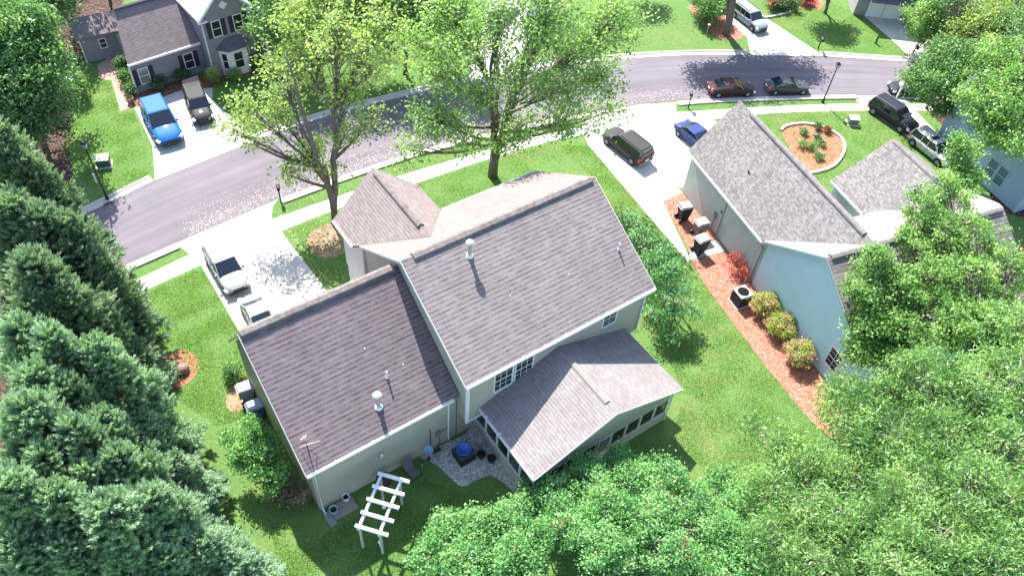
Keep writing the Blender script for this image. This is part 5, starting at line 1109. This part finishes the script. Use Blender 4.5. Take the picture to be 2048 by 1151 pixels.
tree('broadleaf_tree', 'slender bright sapling between the white car and the blue house', 'tree', gp(1905, 425),
     [(1915, 315, 5.5, .8, 1.3), (1890, 365, 4.5, 1.1, 1.0), (1930, 350, 4.6, 1.2, 1.2), (1915, 285, 6.5, .6, 1.0), (1945, 300, 5.5, .8, .8)], L_BRIGHT, trunk_r=.12, n_t=130, per=48, leaf=(.2, .13), rc=.3)
tree('broadleaf_tree', 'tall leafy tree growing behind the neighbour roof, right of the ridge', 'tree', gp(1960, 900),
     [(1850, 420, 9, 1.6, 1.8), (1900, 400, 9, 1.6, 1.6), (1880, 470, 8.5, 2.0, 1.8), (1940, 470, 8.5, 2.0, 1.8), (1830, 480, 8.5, 1.2, 1.2), (1860, 560, 8, 2.0, 1.8), (1940, 560, 8, 2.2, 1.8), (2010, 540, 8, 2.2, 1.8), (1800, 600, 7.5, 1.6, 1.4), (1870, 640, 7.5, 2.4, 2), (1960, 660, 7.5, 2.4, 2), (2030, 640, 8, 2.2, 2), (1895, 370, 10, .8, 1.1)],
     L_BRIGHT, trunk_r=.3, n_t=560, per=72, leaf=(.17, .115), rc=.25, stems=2, trunk_top=9)
tree('broadleaf_tree', 'pointed leafy tree in front of the pale blue wall', 'tree', gp(1830, 830),
     [(1745, 530, 8.5, 1.0, 1.4), (1735, 580, 7.5, 1.3, 1.3), (1780, 640, 6.5, 1.5, 1.4), (1730, 650, 6, 1.2, 1.2), (1790, 560, 8, 1.2, 1.2), (1720, 700, 4.8, 1.1, 1), (1790, 720, 5, 1.6, 1.4)],
     L_BRIGHT, trunk_r=.2, n_t=270, per=80, leaf=(.17, .115), rc=.3)
WB = dict(droop=.55, leaf=(.25, .07), rc=.33, twig=1.7, bark=BARKP, up=.55)
tree('willow_like_tree', 'drooping narrow-leaved tree filling the right side below the blue wall', 'tree', gp(1900, 1150),
     [(1760, 790, 6.5, 2.0, 1.3), (1860, 760, 8, 2.2, 1.5), (1960, 780, 8.5, 2.4, 1.6), (2040, 760, 9, 2.2, 1.6), (1700, 850, 5.5, 1.8, 1.1), (1800, 870, 7, 2.2, 1.5), (1900, 880, 8, 2.2, 1.5), (2010, 890, 8.5, 2.2, 1.5), (1660, 800, 5, 1.2, .8), (1690, 770, 5, 1.0, .8)],
     L_WILLOW, trunk_r=.3, n_t=760, per=62, stems=3, trunk_top=8, **WB)
tree('willow_like_tree', 'drooping narrow-leaved tree in the lower right corner', 'tree', gp(1960, 1500),
     [(1850, 990, 8, 2.4, 1.5), (1960, 990, 9, 2.4, 1.6), (2040, 1010, 9, 2.2, 1.6), (1780, 1050, 7, 2.0, 1.4), (1880, 1090, 8.5, 2.2, 1.5), (1990, 1110, 9, 2.2, 1.5), (1800, 1140, 8, 2.0, 1.4)],
     L_WILLOW, trunk_r=.3, n_t=600, per=62, stems=3, trunk_top=8, **WB)
tree('willow_like_tree', 'drooping narrow-leaved tree between the mulch strip end and the bottom edge', 'tree', gp(1640, 1120),
     [(1560, 880, 4, 1.4, .8), (1620, 930, 4.5, 1.9, 1.1), (1700, 940, 5.5, 1.9, 1.2), (1540, 980, 4, 1.6, 1.0), (1620, 1020, 5, 1.9, 1.2), (1700, 1040, 6, 1.9, 1.3), (1560, 1080, 4.5, 1.8, 1.1), (1640, 1120, 5.5, 1.9, 1.2), (1510, 850, 3.2, .7, .5), (1740, 880, 6, 1.6, 1.2)],
     L_WILLOW, trunk_r=.2, n_t=560, per=62, stems=3, trunk_top=5, **WB)
# myrtles at the bottom centre
MY = dict(leaf=(.15, .09), rc=.21, up=.8, bark=BARKP)
tree('crape_myrtle', 'broad bright green shrub tree with reddish shoots in front of the sunroom', 'shrub', gp(1220, 1080),
     [(1180, 960, 2.6, 1.6, 1.2), (1260, 950, 2.8, 1.5, 1.2), (1330, 960, 2.6, 1.5, 1.1), (1110, 990, 2.4, 1.3, 1.1), (1210, 1020, 3.2, 1.6, 1.3), (1300, 1030, 3.2, 1.7, 1.3), (1390, 1010, 2.6, 1.4, 1.1), (1240, 920, 2.3, .9, .9), (1120, 1050, 3, 1.4, 1.2), (1215, 1090, 3.3, 1.6, 1.3), (1330, 1100, 3.2, 1.6, 1.3), (1430, 1060, 2.6, 1.5, 1.1)],
     L_MYRTLE, trunk_r=.1, n_t=900, per=66, stems=5, trunk_top=3, red=(L_RED, 9), **MY)
tree('crape_myrtle', 'bright green shrub at the bottom edge right of the pergola', 'shrub', gp(960, 1130),
     [(900, 1060, 2, 1.3, 1.0), (960, 1050, 2.2, 1.3, 1), (1030, 1040, 2.2, 1.3, 1.0), (860, 1110, 1.6, 1.1, .9), (940, 1120, 2.4, 1.4, 1), (1030, 1120, 2.6, 1.5, 1.1), (1060, 990, 1.6, .9, .8)],
     L_MYRTLE, trunk_r=.08, n_t=480, per=66, stems=5, trunk_top=2.2, red=(L_RED, 2), **MY)
tree('crape_myrtle', 'green shrub between the broad one and the drooping trees at the bottom', 'shrub', gp(1450, 1160),
     [(1440, 1130, 2.4, 1.5, 1.1), (1500, 1100, 2.6, 1.4, 1.1), (1480, 1010, 2, 1.2, .9), (1510, 1150, 2.8, 1.5, 1.1), (1450, 960, 1.4, 1.0, .8)],
     L_MYRTLE, trunk_r=.08, n_t=360, per=66, stems=4, trunk_top=2.4, **MY)
tree('small_tree', 'mint green feathery tree leaning out from the right side wall of the brown roofed house', 'tree', gp(1345, 600),
     [(1262, 430, 4.6, .6, .4), (1285, 470, 4.6, .8, .45), (1305, 515, 4.4, .8, .5), (1330, 545, 4.0, .9, .5), (1310, 570, 3.0, .8, .5), (1345, 580, 3.2, .9, .5), (1318, 620, 2.2, .8, .5), (1352, 625, 2.2, .8, .45), (1375, 585, 2.6, .7, .35), (1350, 535, 4.6, .8, .35), (1330, 500, 4.8, .7, .35), (1340, 665, 1.2, .7, .4), (1385, 620, 1.6, .6, .3), (1300, 600, 1.4, .7, .5)],
     leafmat('jade_leaves', [(.10, .25, .10), (.2, .42, .2), (.42, .62, .40)], .5, .4), trunk_r=.12, n_t=240, per=24, leaf=(.22, .08), rc=.26, droop=.2, trunk_top=3.6, stems=2)
tree('small_tree', 'small pale green tree at the left rear corner of the wing', 'tree', gp(548, 985),
     [(500, 850, 3.6, .6, .45), (532, 885, 3.0, .7, .45), (488, 895, 3.0, .6, .45), (552, 930, 2.2, .65, .45), (512, 935, 2.4, .6, .4), (465, 870, 3.0, .5, .35), (545, 965, 1.5, .6, .4), (475, 925, 2.2, .5, .4)],
     L_MYRTLE, trunk_r=.09, n_t=170, per=40, leaf=(.2, .08), rc=.22, droop=.3)
tree('shrub', 'brownish shrub with pale pink blossom by the left rear corner of the wing', 'shrub', gp(600, 1000), [(0, 0, .8, .7, .6), (-.6, .3, .8, .6, .5), (-.9, -.2, .7, .6, .5)], leafmat('blossom', [(.12, .12, .06), (.3, .2, .14), (.5, .36, .3)], .2), trunk_r=.05, n_t=60, per=45, leaf=(.1, .07), rc=.2)
tree('shrub', 'small dark green shrub beside the grey bin at the wing wall', 'shrub', gp(470, 755), [(0, 0, .6, .6, .5)], L_MID, trunk_r=.04, n_t=40, per=50, leaf=(.13, .08), rc=.16)
tree('shrub', 'small grey-green shrub in the orange mulch ring', 'shrub', gp(345, 755), [(0, 0, .7, .55, .5), (-.1, -.6, .6, .5, .4)], L_CON2, trunk_r=.04, n_t=40, per=50, leaf=(.15, .06), rc=.18)
# azaleas along the pale blue wall and red maple shrub
for x, y, lb in ((1522, 612, 'pink and yellow-green azalea nearest the air conditioner'), (1556, 652, 'middle one of three pink and yellow-green azaleas'), (1590, 708, 'azalea of the three farthest from the air conditioner')):
    tree('azalea', lb, 'shrub', gp(x, y + 14), [(0, 0, .95, 1.02 + .1 * rng.random(), .72), (.3, .2, 1.2, .6, .5)], L_PINK, trunk_r=.04, n_t=150, per=60, leaf=(.10, .07), rc=.13, group='azaleas on the red mulch')
tree('red_maple_shrub', 'sparse red-leaved shrub against the green-grey wall by the concrete pad', 'shrub', gp(1462, 540), [(0, 0, 1.0, .7, .6), (.5, -.7, .8, .6, .5)], leafmat('red_leaves', [(.35, .04, .04), (.5, .09, .07), (.55, .16, .1)], .35), trunk_r=.03, n_t=55, per=16, leaf=(.12, .08), rc=.2)
tree('red_shrub', 'bright red shrub at the top right behind the far lawn', 'shrub', gp(1605, 8), [(0, 0, .6, .7, .5), (.8, .2, .5, .5, .4)], leafmat('crimson_leaves', [(.3, .02, .03), (.5, .05, .06), (.55, .1, .1)], .3), trunk_r=.04, n_t=50, per=40, leaf=(.14, .1), rc=.2)
tree('shrub', 'dark green shrub hedge inside the pale stone edging at the top right', 'shrub', gp(1560, 18), [(0, 0, .7, 1.0, .6), (1.2, .2, .7, .9, .6), (-.9, .5, .7, .9, .6), (.4, 1.3, .8, 1.1, .7)], L_DEEP, trunk_r=.05, n_t=110, per=50, leaf=(.16, .1), rc=.22)
tree('red_shrub', 'small orange-red shrub beside the curved far driveway', 'shrub', gp(1541, 22), [(0, 0, .9, .4, .6)], L_FLOW, trunk_r=.03, n_t=22, per=30, leaf=(.12, .08), rc=.15)
tree('azalea', 'pink shrub at the right edge beside the neighbour roof', 'shrub', gp(2062, 520), [(0, 0, .9, 1.0, .7)], leafmat('pink_leaves', [(.35, .08, .16), (.5, .16, .26), (.55, .25, .3)], .3), trunk_r=.04, n_t=60, per=50, leaf=(.14, .1), rc=.2)
# plants in the oval bed
for k, (x, y, s_, lm, lb) in enumerate(((1606, 268, .35, L_MID, 'small green plant at the top left of the oval bed'), (1634, 258, .3, L_DEEP, 'small dark plant at the top of the oval bed'), (1652, 264, .3, L_RED, 'small reddish plant at the top right of the oval bed'), (1632, 280, .32, L_DEEP, 'dark little plant in the middle of the oval bed'), (1600, 292, .55, L_BRIGHT, 'bright green plant cluster at the left of the oval bed'), (1620, 298, .6, L_BRIGHT, 'bright green plant cluster in the centre of the oval bed'), (1640, 290, .5, L_BRIGHT, 'bright green plant cluster at the right of the oval bed'), (1636, 318, .42, L_MID, 'lowest green plant in the oval bed'))):
    tree('bedding_plant', lb, 'plant', gp(x, y), [(0, 0, .3, s_, .25)], lm, trunk_r=.02, n_t=22, per=40, leaf=(.12, .06), rc=.12, group='plants in the oval flower bed')
# shrubs in front of the purple-grey house
for k, (x, y, s_, h, lm, lb) in enumerate(((245, 140, .6, .7, L_DEEP, 'dark shrub at the wing side, upper one by the brick path'), (252, 165, .55, .6, L_MID, 'green shrub at the wing side between path and wall'), (262, 188, .5, .5, L_DEEP, 'low shrub at the wing front corner by the planter'), (320, 175, .75, .6, L_DEEP, 'dark shrub under the left wing window'), (362, 158, .75, .6, L_DEEP, 'dark shrub under the right wing window'), (470, 158, .45, .5, L_MAPLE, 'yellow-green shrub in front of the bay window'), (430, 165, .45, .9, L_MAPLE, 'pale flowering shrub left of the bay window'), (520, 135, .8, .7, L_DEEP, 'dark shrub in front of the porch'), (565, 120, .7, .6, L_DEEP, 'dark shrub at the right end of the porch bed'))):
    tree('shrub', lb, 'shrub', gp(x, y), [(0, 0, h, s_, h * .8)], lm, trunk_r=.04, n_t=36, per=45, leaf=(.14, .09), rc=.18, group='shrubs around the purple-grey house')
tree('evergreen_shrub', 'yellow-green upright evergreen left of the small stone ring lawn', 'shrub', gp(165, 195), [(0, 0, 1.6, .8, 1.4), (-.3, .5, 1.2, .7, 1.0)], L_BRIGHT, trunk_r=.06, n_t=70, per=55, leaf=(.16, .06), rc=.2)
for x, y in ((1812, 34), (1826, 44), (1818, 52)):
    tree('bedding_plant', 'pale leafy plants in the bed beside the far right garage driveway', 'plant', gp(x, y), [(0, 0, .3, .4, .25)], L_MAPLE, trunk_r=.02, n_t=20, per=30, leaf=(.14, .08), rc=.14, group='plants by the far right driveway')
# petals and litter blown along the near kerb
def litter():
    nl = resample(near, 600); pts = []
    for i in range(5200):
        k = int(rng.integers(60, 400)); p = nl[k]; q = nl[k + 1]; d = (q - p).normalized(); n_ = Vector((-d.y, d.x, 0)); o = abs(rng.normal()) * 1.1 + .05
        j = p + d * rng.random() + n_ * (o if rng.random() < .8 else -o * 2); pts.append((j.x, j.y, .012 + (.13 if False else 0)))
    for i in range(2600):
        j = uvp(6 + 6.5 * rng.random(), 31 + 13 * rng.random()); pts.append((j.x, j.y, .022))
    c = np.array(pts); k = len(c); n_ = unit(k) * .3 + [0, 0, 1]
    o = leaf_mesh('fallen_petals', c, unit(k) * [1, 1, .05], n_, .05 + .05 * rng.random(k), np.full(k, .05), rng.random(k), leafmat('petal', [(.45, .3, .25), (.65, .5, .42), (.7, .62, .52)], .1), None)
    o['kind'] = 'stuff'; o['label'] = 'pale fallen petals scattered along the near edge of the road'; o['category'] = 'petals'
litter()

# control joints sawn into the near driveway
mb = MB()
for v in (34.3, 37.6, 40.9): mb.face([W(5.8, v, .0185, UY), W(12.0, v, .0185, UY), W(12.0, v + .035, .0185, UY), W(5.8, v + .035, .0185, UY)])
struct(mb.build('driveway_joint', mat('joint_dark', (.12, .1, .09), .9)))

# grass blades over the nearer lawns
def grass():
    polys = [([(1120, 290), (1180, 292), (1378, 528), (1600, 820), (1640, 860), (1560, 1000), (1330, 900), (1370, 790), (1290, 610), (1190, 362)], 60000),
             ([(402, 534), (478, 664), (485, 700), (530, 830), (430, 850), (330, 780), (280, 640), (280, 592)], 26000),
             ([(540, 1040), (660, 1062), (850, 960), (1050, 1012), (900, 1110), (760, 1180), (560, 1180)], 22000),
             ([(170, 140), (222, 165), (240, 225), (266, 216), (304, 345), (200, 400), (120, 300)], 20000),
             ([(562, 465), (662, 425), (837, 367), (962, 325), (1085, 289), (1176, 290), (1060, 345), (885, 415), (700, 430), (690, 560), (652, 578)], 30000),
             ([(1376, 250), (1536, 228), (1736, 223), (1810, 275), (1860, 350), (1790, 270), (1700, 340), (1640, 400), (1480, 200)], 16000),
             ([(545, 438), (548, 412), (712, 352), (870, 300), (1075, 256), (1160, 240), (1170, 250), (957, 303), (660, 396)], 12000),
             ([(1540, 40), (1590, 20), (1660, 5), (1720, 30), (1820, 112), (1640, 106)], 12000),
             ([(440, 165), (560, 128), (900, 60), (930, 158), (700, 212), (512, 276), (428, 200)], 16000), ([(1352, 212), (1536, 200), (1706, 197), (1714, 206), (1536, 211), (1354, 223)], 3000)]
    out = []
    for pl, n in polys:
        P = np.array([gp(*q)[:2] for q in pl]); lo, hi = P.min(0), P.max(0); c = lo + rng.random((n * 3, 2)) * (hi - lo); ins = np.zeros(len(c), bool)
        for i in range(len(P)):
            a, b = P[i], P[i - 1]; cond = (a[1] > c[:, 1]) != (b[1] > c[:, 1]); x = (b[0] - a[0]) * (c[:, 1] - a[1]) / (b[1] - a[1] + 1e-12) + a[0]; ins ^= cond & (c[:, 0] < x)
        c = c[ins]; ph = np.sin(c[:, 0] * 1.9 + 2 * np.sin(c[:, 1] * .9)) + np.sin(c[:, 1] * 2.3 + 1.7 * np.sin(c[:, 0] * 1.1)); c = c[(ph + rng.normal(size=len(c)) * 1.2) > -.5]; out.append(c[:int(n * .7)])
    c = np.concatenate(out); k = len(c); L = .07 + .08 * rng.random(k); d = unit(k) * .9 + [0, 0, 1.0]; d /= np.linalg.norm(d, axis=1, keepdims=True); d[:, 2] = np.abs(d[:, 2])
    c3 = np.column_stack([c, L * d[:, 2] * .5 + .001])
    o = leaf_mesh('grass', c3, d, unit(k), L, np.full(k, .035), rng.random(k), leafmat('grass_blades', [(.12, .24, .07), (.22, .37, .11), (.38, .44, .19)], .5, .7, .15), None)
    o['kind'] = 'stuff'; o['label'] = 'short grass tufts growing on the lawns round the houses'; o['category'] = 'grass'
grass()

mb = MB()
def cross(l1, l2, n):
    a, b = resample(l1, n), resample(l2, n)
    for p, q in zip(a, b):
        d = (q - p).normalized(); n_ = Vector((-d.y, d.x, 0)) * .018; mb.face([(*(v.xy), .0155) for v in (p - n_, q - n_, q + n_, p + n_)])
cross(tp, bt, 26); cross(px([(267, 562), (380, 508)]), px([(300, 576), (402, 530)]), 7); cross(px([(1352, 225), (1716, 207)]), px([(1370, 240), (1737, 221)]), 16)
struct(mb.build('pavement_joint', MATS['joint_dark']))
mb = MB()
def line(a, b, w_=.02):
    d = (b - a).normalized(); n_ = Vector((-d.y, d.x, 0)) * w_; mb.face([(*(v.xy), .0195) for v in (a - n_, b - n_, b + n_, a + n_)])
for f in (.25, .5, .75): line(gp(1178, 292).lerp(gp(1376, 522), f), gp(1360, 250).lerp(gp(1364, 385), f) if f < .7 else gp(1330, 420))
line(gp(1225, 225), gp(1345, 385)); line(gp(285, 262), gp(440, 225)); line(gp(395, 180), gp(405, 318)); line(W(8.9, 31, 0, UY), W(8.9, 45, 0, UY))
struct(mb.build('driveway_joint', MATS['joint_dark']))
